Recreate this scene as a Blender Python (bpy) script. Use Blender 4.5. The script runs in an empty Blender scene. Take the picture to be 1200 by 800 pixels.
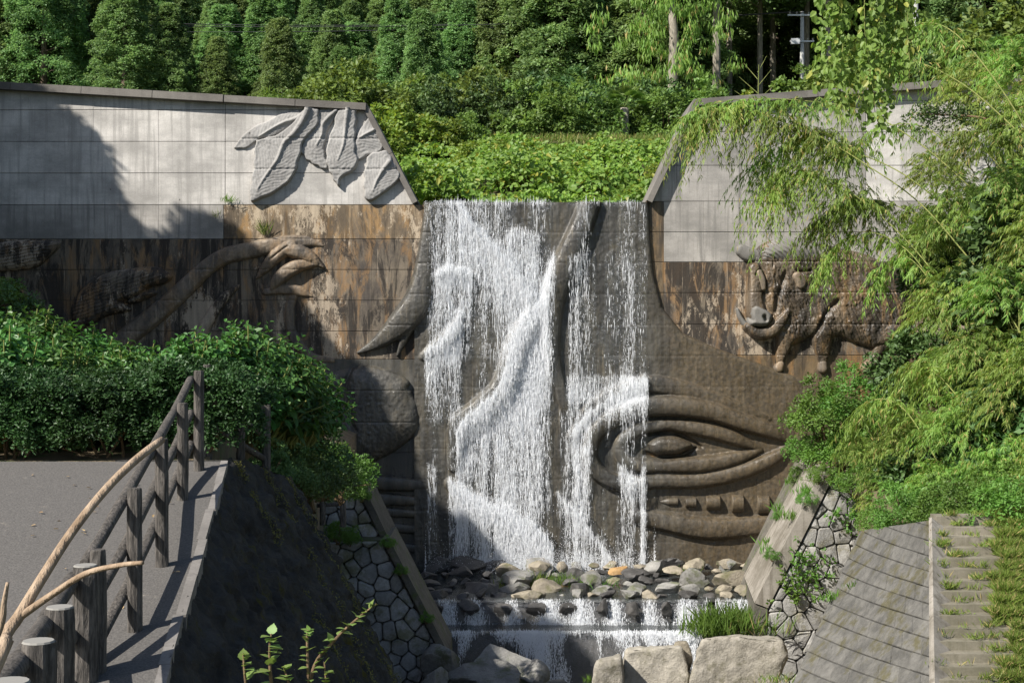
import bpy, bmesh, math, random
import numpy as np
from mathutils import Vector, Matrix

# ------------------------------------------------------------------ camera, sky, sun, exposure
scene = bpy.context.scene
COL = scene.collection
F = 1200 * 50.0 / 36.0            # focal length in units of a 1200 wide picture
CZ = 10.0                         # camera height above the datum (river bed is near zero)
cam_data = bpy.data.cameras.new("camera")
cam_data.lens = 50; cam_data.sensor_width = 36; cam_data.clip_start = 0.1; cam_data.clip_end = 3000
cam = bpy.data.objects.new("camera", cam_data)
cam.location = (0, 0, CZ); cam.rotation_euler = (math.radians(90), 0, 0)
COL.objects.link(cam); scene.camera = cam

SUN = Vector((-0.62, -0.47, 0.67)).normalized()      # towards the sun
world = bpy.data.worlds.new("World"); scene.world = world; world.use_nodes = True
wn = world.node_tree.nodes; wl = world.node_tree.links
bg = wn["Background"]; bg.inputs["Strength"].default_value = 0.08
sky = wn.new("ShaderNodeTexSky"); sky.sky_type = 'NISHITA'; sky.sun_disc = False
sky.sun_elevation = math.asin(SUN.z); sky.sun_rotation = math.atan2(SUN.x, SUN.y)
wl.new(sky.outputs[0], bg.inputs[0])
sun_data = bpy.data.lights.new("sun", 'SUN'); sun_data.energy = 4.6; sun_data.angle = math.radians(0.5)
sun_data.color = (1.0, 0.95, 0.87)
sun = bpy.data.objects.new("sun", sun_data); sun.rotation_euler = SUN.to_track_quat('Z', 'Y').to_euler()
sun.location = (-30, -20, 60); COL.objects.link(sun)
vs = scene.view_settings
vs.view_transform = 'Standard'; vs.look = 'None'; vs.gamma = 1; vs.use_curve_mapping = False
vs.exposure = 0.9

# ------------------------------------------------------------------ helpers
rng = np.random.default_rng(7)
random.seed(7)
DY = 46.0                         # distance of the dam face
S = F / DY                        # picture units per metre on the dam face


def P(px, py, Y):
    return Vector(((px - 600) * Y / F, Y, CZ + (400 - py) * Y / F))


def link(o, parent=None):
    COL.objects.link(o)
    if parent is not None:
        o.parent = parent
    return o


def tag(o, label=None, cat=None, group=None, kind=None):
    if label: o["label"] = label
    if cat: o["category"] = cat
    if group: o["group"] = group
    if kind: o["kind"] = kind
    return o


def thing(name, loc, label, cat, group=None):
    e = bpy.data.objects.new(name, None); e.location = loc; e.empty_display_size = 0.2
    link(e); bpy.context.view_layer.update() if False else None
    return tag(e, label, cat, group)


def np_mesh(name, verts, faces, mat, smooth=False):
    """verts (n,3), faces (m,3) or (m,4) arrays"""
    verts = np.asarray(verts, dtype=np.float32); faces = np.asarray(faces, dtype=np.int32)
    me = bpy.data.meshes.new(name)
    k = faces.shape[1]; m = len(faces)
    me.vertices.add(len(verts)); me.vertices.foreach_set("co", verts.ravel())
    me.loops.add(m * k); me.loops.foreach_set("vertex_index", faces.ravel())
    me.polygons.add(m)
    me.polygons.foreach_set("loop_start", np.arange(0, m * k, k, dtype=np.int32))
    me.polygons.foreach_set("loop_total", np.full(m, k, dtype=np.int32))
    me.polygons.foreach_set("use_smooth", np.full(m, bool(smooth)))
    me.update(calc_edges=True)
    if mat is not None: me.materials.append(mat)
    return me


def obj(name, me, parent=None, loc=None):
    """mesh given in world space; when it has a parent its own origin is the parent's"""
    o = bpy.data.objects.new(name, me); link(o, parent)
    if loc is not None: o.location = loc
    return o


def wobj(name, me, parent):
    """world-space mesh under a parent that may sit anywhere"""
    o = bpy.data.objects.new(name, me); link(o, parent)
    o.location = -Vector(parent.location)
    return o


class MB:
    """collects simple shapes into one mesh (world space)"""
    def __init__(self): self.v = []; self.f = []

    def add(self, vs_, fs_):
        b = len(self.v); self.v += [tuple(x) for x in vs_]; self.f += [tuple(i + b for i in f) for f in fs_]
        return self

    def tube(self, pts, radii, n=8, cap=True, squash=None):
        pts = [Vector(p) for p in pts]
        if not hasattr(radii, '__len__'): radii = [radii] * len(pts)
        rings = []
        up = None
        for i, p in enumerate(pts):
            d = (pts[min(i + 1, len(pts) - 1)] - pts[max(i - 1, 0)]).normalized()
            if up is None:
                a = Vector((0, 0, 1)) if abs(d.z) < .9 else Vector((1, 0, 0))
                up = (a - d * a.dot(d)).normalized()
            else:
                up = (up - d * up.dot(d)).normalized()
            s = d.cross(up)
            rings.append([p + (up * math.cos(t) + s * math.sin(t)) * radii[i] for t in [2 * math.pi * k / n for k in range(n)]])
        v = [q for r in rings for q in r]; f = []
        for i in range(len(rings) - 1):
            for k in range(n):
                f.append((i * n + k, i * n + (k + 1) % n, (i + 1) * n + (k + 1) % n, (i + 1) * n + k))
        if cap:
            f.append(tuple(range(n - 1, -1, -1))); f.append(tuple((len(rings) - 1) * n + k for k in range(n)))
        return self.add(v, f)

    def box(self, a, b):
        (x0, y0, z0), (x1, y1, z1) = a, b
        return self.add([(x0, y0, z0), (x1, y0, z0), (x1, y1, z0), (x0, y1, z0), (x0, y0, z1), (x1, y0, z1), (x1, y1, z1), (x0, y1, z1)],
                        [(0, 3, 2, 1), (4, 5, 6, 7), (0, 1, 5, 4), (1, 2, 6, 5), (2, 3, 7, 6), (3, 0, 4, 7)])

    def hexa(self, lo, hi):
        """lo, hi: four corners each, same winding"""
        return self.add(list(lo) + list(hi), [(3, 2, 1, 0), (4, 5, 6, 7), (0, 1, 5, 4), (1, 2, 6, 5), (2, 3, 7, 6), (3, 0, 4, 7)])

    def mesh(self, name, mat, smooth=False):
        me = bpy.data.meshes.new(name); me.from_pydata(self.v, [], self.f); me.update()
        bm = bmesh.new(); bm.from_mesh(me); bmesh.ops.recalc_face_normals(bm, faces=bm.faces); bm.to_mesh(me); bm.free()
        if smooth: me.polygons.foreach_set("use_smooth", np.ones(len(me.polygons), dtype=bool))
        me.materials.append(mat); return me


def catmull(pts, k=6):
    pts = [np.array(p, float) for p in pts]
    if len(pts) < 3: return np.array(pts)
    q = [2 * pts[0] - pts[1]] + pts + [2 * pts[-1] - pts[-2]]
    out = []
    for i in range(1, len(q) - 2):
        p0, p1, p2, p3 = q[i - 1:i + 3]
        for j in range(k):
            t = j / k
            out.append(.5 * (2 * p1 + (p2 - p0) * t + (2 * p0 - 5 * p1 + 4 * p2 - p3) * t * t + (3 * p1 - p0 - 3 * p2 + p3) * t ** 3))
    out.append(pts[-1]); return np.array(out)


# value noise for numpy -------------------------------------------------
def vnoise(x, y, seed=0):
    def h(i, j):
        n = (i.astype(np.int64) * 374761393 + j.astype(np.int64) * 668265263 + seed * 974634777) & 0xffffffff
        n = ((n ^ (n >> 13)) * 1274126177) & 0xffffffff
        return ((n ^ (n >> 16)) & 0xffff) / 65535.0
    xi = np.floor(x); yi = np.floor(y); fx = x - xi; fy = y - yi
    fx = fx * fx * (3 - 2 * fx); fy = fy * fy * (3 - 2 * fy)
    return ((h(xi, yi) * (1 - fx) + h(xi + 1, yi) * fx) * (1 - fy) + (h(xi, yi + 1) * (1 - fx) + h(xi + 1, yi + 1) * fx) * fy)


def fbm(x, y, seed=0, o=4):
    r = 0; a = .5
    for i in range(o):
        r = r + a * vnoise(x * 2 ** i, y * 2 ** i, seed + i); a *= .5
    return r / (1 - .5 ** o)


# ------------------------------------------------------------------ materials
def where(v, edges, names):
    for e, nm in zip(edges, names):
        if v < e: return nm
    return names[-1]


class N:
    """tiny node-graph helper"""
    def __init__(self, name):
        self.m = bpy.data.materials.new(name); self.m.use_nodes = True
        self.t = self.m.node_tree; self.n = self.t.nodes; self.l = self.t.links
        self.b = self.n["Principled BSDF"]; self.out = self.n["Material Output"]

    def node(self, typ, **kw):
        nd = self.n.new(typ)
        for k, v in kw.items(): setattr(nd, k, v)
        return nd

    def put(self, sock, v):
        if v is None: return
        if hasattr(v, 'is_output') or isinstance(v, bpy.types.NodeSocket): self.l.new(v, sock)
        else: sock.default_value = v

    def pos(self):
        return self.node("ShaderNodeNewGeometry").outputs["Position"]

    def objc(self):
        return self.node("ShaderNodeTexCoord").outputs["Object"]

    def map(self, v, scale=(1, 1, 1), loc=(0, 0, 0), rot=(0, 0, 0)):
        nd = self.node("ShaderNodeMapping"); self.put(nd.inputs[0], v)
        nd.inputs["Scale"].default_value = scale; nd.inputs["Location"].default_value = loc; nd.inputs["Rotation"].default_value = rot
        return nd.outputs[0]

    def noise(self, v, scale, detail=4, rough=.55, dist=0):
        nd = self.node("ShaderNodeTexNoise"); self.put(nd.inputs["Vector"], v)
        nd.inputs["Scale"].default_value = scale; nd.inputs["Detail"].default_value = detail
        nd.inputs["Roughness"].default_value = rough; nd.inputs["Distortion"].default_value = dist
        return nd.outputs[0]

    def voro(self, v, scale, feature='F1', out=0):
        nd = self.node("ShaderNodeTexVoronoi", feature=feature); self.put(nd.inputs["Vector"], v); nd.inputs["Scale"].default_value = scale
        return nd.outputs[out]

    def ramp(self, f, lo, hi, a=0.0, b=1.0):
        nd = self.node("ShaderNodeMapRange"); nd.interpolation_type = 'SMOOTHSTEP'
        self.put(nd.inputs[0], f)
        for i, v in zip((1, 2, 3, 4), (lo, hi, a, b)): self.put(nd.inputs[i], v)
        return nd.outputs[0]

    def math(self, op, a, b=0.0, c=None):
        nd = self.node("ShaderNodeMath", operation=op); self.put(nd.inputs[0], a); self.put(nd.inputs[1], b)
        if c is not None: self.put(nd.inputs[2], c)
        return nd.outputs[0]

    def mix(self, f, a, b, typ='MIX'):
        nd = self.node("ShaderNodeMix", data_type='RGBA', blend_type=typ)
        self.put(nd.inputs[0], f)
        for s, v in ((nd.inputs[6], a), (nd.inputs[7], b)):
            self.put(s, v if not (isinstance(v, tuple) and len(v) == 3) else (*v, 1))
        return nd.outputs[2]

    def val(self, col, f):
        """scale colour by a factor socket"""
        nd = self.node("ShaderNodeHueSaturation"); self.put(nd.inputs["Value"], f)
        self.put(nd.inputs["Color"], col if not (isinstance(col, tuple) and len(col) == 3) else (*col, 1)); return nd.outputs[0]

    def hsv(self, col, h=.5, s=1.0, v=1.0):
        nd = self.node("ShaderNodeHueSaturation"); self.put(nd.inputs["Hue"], h); self.put(nd.inputs["Saturation"], s)
        self.put(nd.inputs["Value"], v); self.put(nd.inputs["Color"], col if not (isinstance(col, tuple) and len(col) == 3) else (*col, 1))
        return nd.outputs[0]

    def sep(self, v):
        nd = self.node("ShaderNodeSeparateXYZ"); self.put(nd.inputs[0], v); return nd.outputs

    def orand(self):
        return self.node("ShaderNodeObjectInfo").outputs["Random"]

    def island(self):
        return self.node("ShaderNodeNewGeometry").outputs["Random Per Island"]

    def bump(self, h, strength=.5, dist=.02):
        nd = self.node("ShaderNodeBump"); self.put(nd.inputs["Height"], h)
        nd.inputs["Strength"].default_value = strength; nd.inputs["Distance"].default_value = dist
        self.l.new(nd.outputs[0], self.b.inputs["Normal"]); return nd.outputs[0]

    def done(self, col=None, rough=None, spec=None):
        if col is not None: self.put(self.b.inputs["Base Color"], (*col, 1) if isinstance(col, tuple) and len(col) == 3 else col)
        if rough is not None: self.put(self.b.inputs["Roughness"], rough)
        if spec is not None: self.put(self.b.inputs["Specular IOR Level"], spec)
        return self.m


def leaf_mat(name, base, tip=None, trans=.35, var=.35, hue=.03, rough=.5, yellow=None, yfrac=.04):
    n = N(name)
    r = n.island(); o = n.orand()
    if tip is not None:
        c = n.mix(r, base, tip)
    else:
        c = n.mix(0.0, base, base)
    p = n.noise(n.pos(), .55, 2)
    v = n.math('ADD', n.ramp(p, .25, .75, 1 - var, 1 + var), n.math('MULTIPLY_ADD', o, .3, -.15))
    c = n.hsv(c, n.math('MULTIPLY_ADD', o, hue, .5 - hue / 2), 1.0, v)
    if yellow is not None:
        r2 = n.math('FRACT', n.math('MULTIPLY', r, 37.7))
        c = n.mix(n.math('LESS_THAN', r2, yfrac), c, yellow)
    n.put(n.b.inputs["Base Color"], c); n.b.inputs["Roughness"].default_value = rough
    n.b.inputs["Specular IOR Level"].default_value = .35
    tr = n.node("ShaderNodeBsdfTranslucent"); n.l.new(n.hsv(c, .485, 1.1, 1.25), tr.inputs[0])
    mx = n.node("ShaderNodeMixShader"); mx.inputs[0].default_value = trans
    n.l.new(n.b.outputs[0], mx.inputs[1]); n.l.new(tr.outputs[0], mx.inputs[2]); n.l.new(mx.outputs[0], n.out.inputs[0])
    return n.m


M = {}
M['cedar'] = leaf_mat('cedar_foliage', (.12, .215, .07), (.20, .295, .10), trans=.42, var=.3, hue=.045)
M['broad'] = leaf_mat('broad_foliage', (.11, .19, .04), (.17, .25, .06), trans=.4, var=.3, hue=.05)
M['broad_dark'] = leaf_mat('broad_foliage_dark', (.055, .11, .032), (.09, .145, .042), trans=.25, var=.3, hue=.05)
M['kudzu'] = leaf_mat('kudzu_foliage', (.13, .22, .035), (.22, .30, .055), trans=.45, var=.25, hue=.03, yellow=(.32, .33, .06), yfrac=.06)
M['hydrangea'] = leaf_mat('hydrangea_foliage', (.045, .12, .026), (.078, .175, .038), trans=.3, var=.25, rough=.45)
M['azalea'] = leaf_mat('azalea_foliage', (.022, .055, .014), (.042, .092, .024), trans=.25, var=.3)
M['bamboo'] = leaf_mat('bamboo_foliage', (.15, .26, .045), (.25, .35, .075), trans=.45, var=.3, hue=.04, yellow=(.42, .34, .12), yfrac=.07)
M['bamboo_dark'] = leaf_mat('vine_foliage', (.13, .23, .04), (.20, .30, .065), trans=.45, var=.2, hue=.01, yellow=(.34, .36, .08), yfrac=.08)
M['grass'] = leaf_mat('grass_blades', (.11, .19, .03), (.20, .27, .06), trans=.35, var=.25, yellow=(.40, .33, .14), yfrac=.14)
M['fern'] = leaf_mat('fern_foliage', (.09, .19, .03), (.14, .25, .05), trans=.4, var=.25)


def bark(name, c1, c2, sc=9):
    n = N(name); v = n.map(n.pos(), (sc, sc, sc * .22)); f = n.noise(v, 1.6, 5, .65)
    n.bump(f, .8, .03)
    return n.done(n.mix(n.ramp(f, .3, .7), c1, c2), .9, .2)


M['bark'] = bark('cedar_bark', (.07, .05, .038), (.17, .13, .10))
M['bark_pale'] = bark('pale_bark', (.16, .14, .115), (.30, .27, .22))
M['stem'] = bark('green_stem', (.11, .15, .04), (.24, .24, .08))
M['twig'] = bark('brown_twig', (.09, .06, .035), (.2, .14, .08), 20)


def concrete(name, base, dark, stain=None, stain_amt=0., rough=.85, drip=.6, pale=None, wet=0.):
    """cast concrete: vertical drip streaks, board lines, blotches; stain = coloured drips"""
    n = N(name); p = n.pos()
    streak = n.noise(n.map(p, (5.5, 5.5, .28)), 1.0, 5, .62, .3)
    streak2 = n.noise(n.map(p, (16, 16, .9), (7, 3, 1)), 1.0, 4, .6)
    blotch = n.noise(n.map(p, (.55, .55, .9), (3, 0, 5)), 1.0, 6, .65)
    board = n.noise(n.map(p, (.35, .35, 9), (1, 2, 3)), 1.0, 3, .6)
    fine = n.noise(p, 26, 4, .7)
    c = n.mix(n.ramp(blotch, .3, .72), base, dark)
    c = n.mix(n.math('MULTIPLY', n.ramp(streak, .47, .66), drip), c, dark)
    c = n.mix(n.math('MULTIPLY', n.ramp(board, .52, .75), .3), c, dark)
    if stain is not None:
        s1 = n.noise(n.map(p, (3.2, 3.2, .22), (11, 0, 2)), 1.0, 6, .66, .5)
        for k, (col, lo, hi, amt) in enumerate(stain):
            sk = n.noise(n.map(p, (4.2 - k * .8, 4.2, .30 + .12 * k), (11 + 17 * k, 5 * k, 2 + 9 * k)), 1.0, 7, .70, .6)
            c = n.mix(n.math('MULTIPLY', n.ramp(sk, lo, hi), amt), c, col)
    if pale is not None:
        # flaked pale patches with a hard edge
        fl = n.noise(n.map(p, (3.6, 3.6, 1.1), (31, 0, 12)), 1.0, 9, .8, .2)
        big = n.noise(n.map(p, (.7, .7, .35), (5, 0, 40)), 1.0, 2)
        fm = n.ramp(n.math('ADD', fl, n.math('MULTIPLY_ADD', big, .8, -.4)), .60, .66)
        c = n.mix(n.math('MULTIPLY', fm, .62), c, pale)
    c = n.mix(n.math('MULTIPLY', n.ramp(streak2, .5, .8), .25), c, dark)
    hole = n.voro(n.map(p, (1.35, 1.35, 1.0), (.3, 0, .2)), 1.0)
    c = n.mix(n.ramp(hole, .03, .045, .7, 0.), c, (.05, .047, .042))
    c = n.val(c, n.math('ADD', n.ramp(fine, .2, .8, .86, 1.12), n.math('MULTIPLY_ADD', n.orand(), .08, -.04)))
    n.bump(n.math('ADD', fine, n.math('MULTIPLY', board, .6)), .35, .012)
    if wet:
        r = n.ramp(n.noise(n.map(p, (7, 7, 1.2)), 1.0, 4, .6), .35, .7, rough, max(.12, rough - wet))
        return n.done(c, r, .5)
    return n.done(c, rough, .3)


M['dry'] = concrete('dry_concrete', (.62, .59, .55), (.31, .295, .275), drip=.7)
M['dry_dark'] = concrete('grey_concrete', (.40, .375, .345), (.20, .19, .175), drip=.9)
M['leafc'] = concrete('leaf_concrete', (.36, .35, .335), (.23, .22, .21), drip=.5)


def weathered(name, base, dark, ochre, cream, cream_amt=.8, black_amt=.85, rough=.85, wet=0., warm_x=None):
    """old spillway concrete: soot-black runs, ochre iron runs and ragged cream lime flakes on grey-brown"""
    n = N(name); p = n.pos(); s_ = n.sep(p)
    fine = n.noise(p, 30, 5, .75); gr = n.noise(n.map(p, (1, 1, 1), (3, 3, 3)), 9, 6, .75)
    c = n.mix(n.ramp(n.noise(n.map(p, (.9, .9, .5)), 1.0, 7, .7), .38, .62), base, dark)
    och = n.noise(n.map(p, (1.9, 1.9, .55), (11, 0, 2)), 1.0, 9, .74, .8)
    c = n.mix(n.math('MULTIPLY', n.ramp(och, .47, .60), .8), c, ochre)
    blk = n.noise(n.map(p, (1.8, 1.8, .40), (29, 0, 8)), 1.0, 9, .74, .9)
    c = n.mix(n.math('MULTIPLY', n.ramp(blk, .46, .55), black_amt), c, tuple(x * .45 for x in dark))
    big = n.noise(n.map(p, (.55, .55, .30), (5, 0, 40)), 1.0, 3)
    fl = n.noise(n.map(p, (5, 5, 2.0), (31, 0, 12)), 1.0, 10, .82, .15)
    fm = n.ramp(n.math('ADD', fl, n.math('MULTIPLY_ADD', big, 1.1, -.60)), .535, .585)
    c = n.mix(n.math('MULTIPLY', fm, cream_amt), c, cream)
    lime = n.noise(n.map(p, (9, 9, .35), (61, 0, 22)), 1.0, 5, .7, .3)
    c = n.mix(n.math('MULTIPLY', n.ramp(lime, .60, .68), .55), c, cream)
    if warm_x is not None:
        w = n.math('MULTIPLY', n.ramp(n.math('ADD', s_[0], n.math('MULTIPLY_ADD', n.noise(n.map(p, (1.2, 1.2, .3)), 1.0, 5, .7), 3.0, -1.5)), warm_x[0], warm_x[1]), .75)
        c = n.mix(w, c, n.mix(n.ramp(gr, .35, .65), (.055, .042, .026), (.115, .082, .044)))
    c = n.val(c, n.math('ADD', n.ramp(fine, .2, .8, .80, 1.2), n.math('ADD', n.ramp(n.noise(n.map(p, (6, 6, .4), (7, 0, 3)), 1.0, 5, .65, .3), .3, .7, -.2, .2), n.math('MULTIPLY_ADD', n.orand(), .08, -.04))))
    n.bump(n.math('ADD', fine, gr), .5, .018)
    r = n.ramp(n.noise(n.map(p, (7, 7, 1.2)), 1.0, 4, .6), .38, .66, rough, max(.15, rough - wet)) if wet else rough
    return n.done(c, r, .45 if wet else .25)


M['stain'] = weathered('stained_concrete', (.17, .14, .105), (.07, .060, .052), (.24, .145, .07), (.42, .345, .26), .75, .9)
M['ochre'] = weathered('ochre_streaked_concrete', (.25, .19, .125), (.12, .095, .07), (.33, .20, .085), (.50, .41, .30), .7, .6)
M['brown'] = weathered('brown_wet_concrete', (.15, .105, .058), (.075, .058, .04), (.23, .13, .052), (.30, .22, .13), .25, .55, .65, .35)
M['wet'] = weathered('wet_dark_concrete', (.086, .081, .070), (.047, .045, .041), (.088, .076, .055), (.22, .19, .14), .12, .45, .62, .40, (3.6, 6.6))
M['arm'] = weathered('carved_arm_concrete', (.21, .16, .11), (.10, .085, .07), (.24, .16, .09), (.36, .29, .21), .3, .5, .7, .2) if True else concrete('carved_arm_concrete', (.21, .155, .10), (.085, .07, .055), stain=[((.30, .20, .11), .5, .7, .5)], rough=.75, wet=.15)
M['fur'] = weathered('carved_fur_concrete', (.115, .088, .060), (.055, .048, .040), (.18, .11, .05), (.26, .20, .14), .3, .85, .55, .35) if True else concrete('carved_fur_concrete', (.155, .105, .058), (.05, .042, .035), stain=[((.26, .155, .06), .47, .66, .8), ((.03, .028, .026), .54, .68, .75)], rough=.72, wet=.25)
M['fur_dry'] = concrete('carved_mane_concrete', (.20, .19, .175), (.12, .115, .105))
M['kerb'] = concrete('ramp_edge_concrete', (.21, .195, .18), (.13, .12, .11))
M['coping'] = concrete('coping_concrete', (.20, .185, .165), (.11, .10, .09), drip=.3)
M['strip'] = concrete('channel_edge_concrete', (.30, .275, .24), (.13, .115, .09), drip=.9)
M['core'] = concrete('dam_core_concrete', (.16, .15, .135), (.10, .09, .08))
M['tread'] = concrete('mossy_step_concrete', (.24, .215, .17), (.12, .11, .075))


def stone_mat(name, a, b, moss=None, rough=.8, var=.5):
    n = N(name); p = n.pos(); f = n.noise(p, 3.2, 7, .68); g = n.noise(p, 17, 5, .7)
    c = n.mix(n.ramp(f, .3, .7), a, b)
    c = n.mix(n.ramp(n.noise(p, 9, 6, .75), .58, .66, 0, .45), c, tuple(min(1, x * 1.7) for x in a))
    if moss: c = n.mix(n.ramp(n.noise(n.map(p, (1, 1, 1), (4, 9, 2)), 1.6, 6, .7), .50, .64, 0, .8), c, moss)
    c = n.val(c, n.math('ADD', n.math('MULTIPLY_ADD', n.orand(), var, .97 - var / 2), n.ramp(g, .25, .75, -.12, .14)))
    n.bump(n.math('ADD', g, f), .7, .05)
    return n.done(c, rough, .35)


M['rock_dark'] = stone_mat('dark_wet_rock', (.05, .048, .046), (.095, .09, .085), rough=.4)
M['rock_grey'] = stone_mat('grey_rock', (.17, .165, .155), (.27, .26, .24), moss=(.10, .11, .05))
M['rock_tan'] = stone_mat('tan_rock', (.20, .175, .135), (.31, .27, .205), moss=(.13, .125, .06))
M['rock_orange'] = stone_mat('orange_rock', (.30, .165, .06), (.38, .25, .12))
M['block'] = stone_mat('large_boulder_rock', (.24, .22, .18), (.36, .33, .28), moss=(.14, .13, .085))
M['masonry'] = stone_mat('masonry_stone', (.20, .195, .185), (.34, .33, .31), moss=(.17, .155, .10))
M['masonry_dark'] = stone_mat('shaded_masonry_stone', (.20, .20, .20), (.31, .31, .305), moss=(.13, .13, .07))
M['mortar'] = stone_mat('dark_mortar', (.07, .065, .055), (.12, .11, .09), moss=(.06, .08, .02))
M['slab'] = stone_mat('slope_block_concrete', (.082, .079, .072), (.165, .158, .142), moss=(.085, .075, .03), var=.2)
M['soil'] = stone_mat('soil', (.11, .08, .05), (.19, .145, .09), moss=(.08, .11, .03))


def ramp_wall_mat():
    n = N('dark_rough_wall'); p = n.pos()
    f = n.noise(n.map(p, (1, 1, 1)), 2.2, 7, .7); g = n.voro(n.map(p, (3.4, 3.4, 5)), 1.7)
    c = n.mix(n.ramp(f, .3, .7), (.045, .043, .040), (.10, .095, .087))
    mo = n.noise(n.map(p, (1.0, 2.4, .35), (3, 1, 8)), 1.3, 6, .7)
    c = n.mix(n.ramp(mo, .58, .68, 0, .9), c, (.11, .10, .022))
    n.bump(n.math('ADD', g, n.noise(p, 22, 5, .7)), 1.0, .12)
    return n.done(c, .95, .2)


M['rampwall'] = ramp_wall_mat()


def asphalt_mat():
    n = N('worn_asphalt'); p = n.pos(); s = n.sep(p)
    f = n.noise(p, 55, 3, .8); g = n.noise(p, .9, 5, .6)
    c = n.mix(n.ramp(g, .3, .7), (.105, .098, .095), (.15, .14, .133))
    # older coarse surfacing beyond a worn seam
    seam = n.math('ADD', n.math('MULTIPLY_ADD', s[1], -.95, 10.3), n.math('ADD', s[0], n.math('MULTIPLY', n.noise(p, 2.2, 3), .5)))
    c = n.mix(n.ramp(seam, .0, .04, 1, 0), c, n.mix(n.ramp(f, .3, .7), (.075, .070, .066), (.12, .112, .103)))
    dirt = n.noise(n.map(p, (1, 1, 1), (4, 4, 4)), 3.4, 8, .75)
    c = n.mix(n.ramp(dirt, .60, .72, 0, .5), c, (.25, .22, .18))
    c = n.val(c, n.ramp(f, .2, .8, .82, 1.16))
    n.bump(f, .5, .012)
    return n.done(c, .9, .3)


M['asphalt'] = asphalt_mat()


def post_mat():
    n = N('imitation_wood_concrete'); p = n.pos()
    f = n.noise(n.map(p, (38, 38, 5)), 1.0, 5, .7, .6); g = n.noise(p, 6, 4, .6)
    c = n.mix(n.ramp(f, .35, .65), (.042, .038, .034), (.135, .12, .106))
    c = n.val(c, n.ramp(g, .3, .7, .85, 1.15))
    n.bump(f, 1.0, .025); return n.done(c, .85, .3)


M['post'] = post_mat()
M['post_top'] = N('pale_post_top').done((.22, .21, .19), .9)  # sunlit ends of the thick posts, painted paler; insulators share the tone
M['stick'] = bark('peeled_branch', (.20, .14, .09), (.37, .28, .20), 14)
M['metal'] = N('galvanised_metal').done((.45, .46, .47), .45)
M['pole'] = bark('utility_pole_concrete', (.30, .30, .29), (.42, .42, .40))
M['wire'] = N('black_wire').done((.03, .03, .03), .6)


def hill_mat():
    n = N('hill_ground'); p = n.pos(); f = n.noise(p, .6, 6, .7)
    n.bump(n.noise(p, 3, 5, .7), .8, .2)
    return n.done(n.mix(n.ramp(f, .35, .65), (.035, .045, .018), (.09, .085, .04)), .95, .1)


M['hill'] = hill_mat()


def water_mat(name, fine=1.0):
    """white broken water: streaks and specks of foam, clear between them; 'foam' attribute = how much air is in it"""
    n = N(name); p = n.pos()
    a = n.node("ShaderNodeAttribute", attribute_name='foam').outputs["Fac"]
    st = n.noise(n.map(p, (9 * fine, 9 * fine, .5)), 1.0, 3, .6, .25)
    st2 = n.noise(n.map(p, (38 * fine, 38 * fine, 2.4), (9, 0, 3)), 1.0, 4, .7, .6)
    sp = n.noise(n.map(p, (30, 30, 17), (2, 7, 1)), 1.0, 6, .85)
    v = n.math('ADD', n.math('ADD', n.math('MULTIPLY', st, .40), n.math('MULTIPLY', st2, .40)), n.math('MULTIPLY', sp, .20))
    thr = n.math('MULTIPLY_ADD', a, -.36, .685)
    al = n.math('MULTIPLY', n.ramp(n.math('SUBTRACT', v, thr), -.10, .26), .66)
    # white foam scatters light, so it is a bright diffuse sheet with a wet sheen
    n.b.inputs["Base Color"].default_value = (.80, .82, .85, 1); n.b.inputs["Roughness"].default_value = .35
    n.b.inputs["Specular IOR Level"].default_value = .4
    n.bump(v, .9, .05)
    tl = n.node("ShaderNodeBsdfTranslucent"); tl.inputs[0].default_value = (.85, .88, .92, 1)
    m1 = n.node("ShaderNodeMixShader"); m1.inputs[0].default_value = .3
    n.l.new(n.b.outputs[0], m1.inputs[1]); n.l.new(tl.outputs[0], m1.inputs[2])
    tr = n.node("ShaderNodeBsdfTransparent"); tr.inputs[0].default_value = (.97, .98, .98, 1)
    gl = n.node("ShaderNodeBsdfGlossy"); gl.inputs["Roughness"].default_value = .25; gl.inputs[0].default_value = (.8, .82, .86, 1)
    bm_ = n.node("ShaderNodeBump"); n.l.new(v, bm_.inputs["Height"]); bm_.inputs["Distance"].default_value = .08; n.l.new(bm_.outputs[0], gl.inputs["Normal"])
    m0 = n.node("ShaderNodeMixShader"); m0.inputs[0].default_value = .07
    n.l.new(tr.outputs[0], m0.inputs[1]); n.l.new(gl.outputs[0], m0.inputs[2])
    mx = n.node("ShaderNodeMixShader"); n.l.new(al, mx.inputs[0])
    n.l.new(m0.outputs[0], mx.inputs[1]); n.l.new(m1.outputs[0], mx.inputs[2]); n.l.new(mx.outputs[0], n.out.inputs[0])
    return n.m


M['fall'] = water_mat('falling_water')
M['foam'] = N('foam_drops').done((.82, .84, .87), .35)


def pool_mat():
    n = N('stream_water'); p = n.pos()
    f = n.noise(n.map(p, (3, 3, 3)), 2.5, 5, .7)
    n.bump(f, .6, .05)
    c = n.mix(n.ramp(n.noise(p, 6, 6, .8), .60, .70), (.03, .035, .035), (.7, .72, .74))
    return n.done(c, .12, .5)


M['pool'] = pool_mat()

# ------------------------------------------------------------------ ground and terrain
def sm(t):
    t = np.clip(t, 0, 1); return t * t * (3 - 2 * t)


def grid_mesh(name, xs, ys, zfun, mat, smooth=True):
    X, Y = np.meshgrid(xs, ys); Z = zfun(X, Y)
    v = np.stack([X, Y, Z], -1).reshape(-1, 3); nx = len(xs); ny = len(ys)
    i = (np.arange(ny - 1)[:, None] * nx + np.arange(nx - 1)[None, :]).ravel()
    return np_mesh(name, v, np.stack([i, i + 1, i + nx + 1, i + nx], 1), mat, smooth)


def struct(name, me):
    return tag(obj(name, me), kind='structure')


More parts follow.
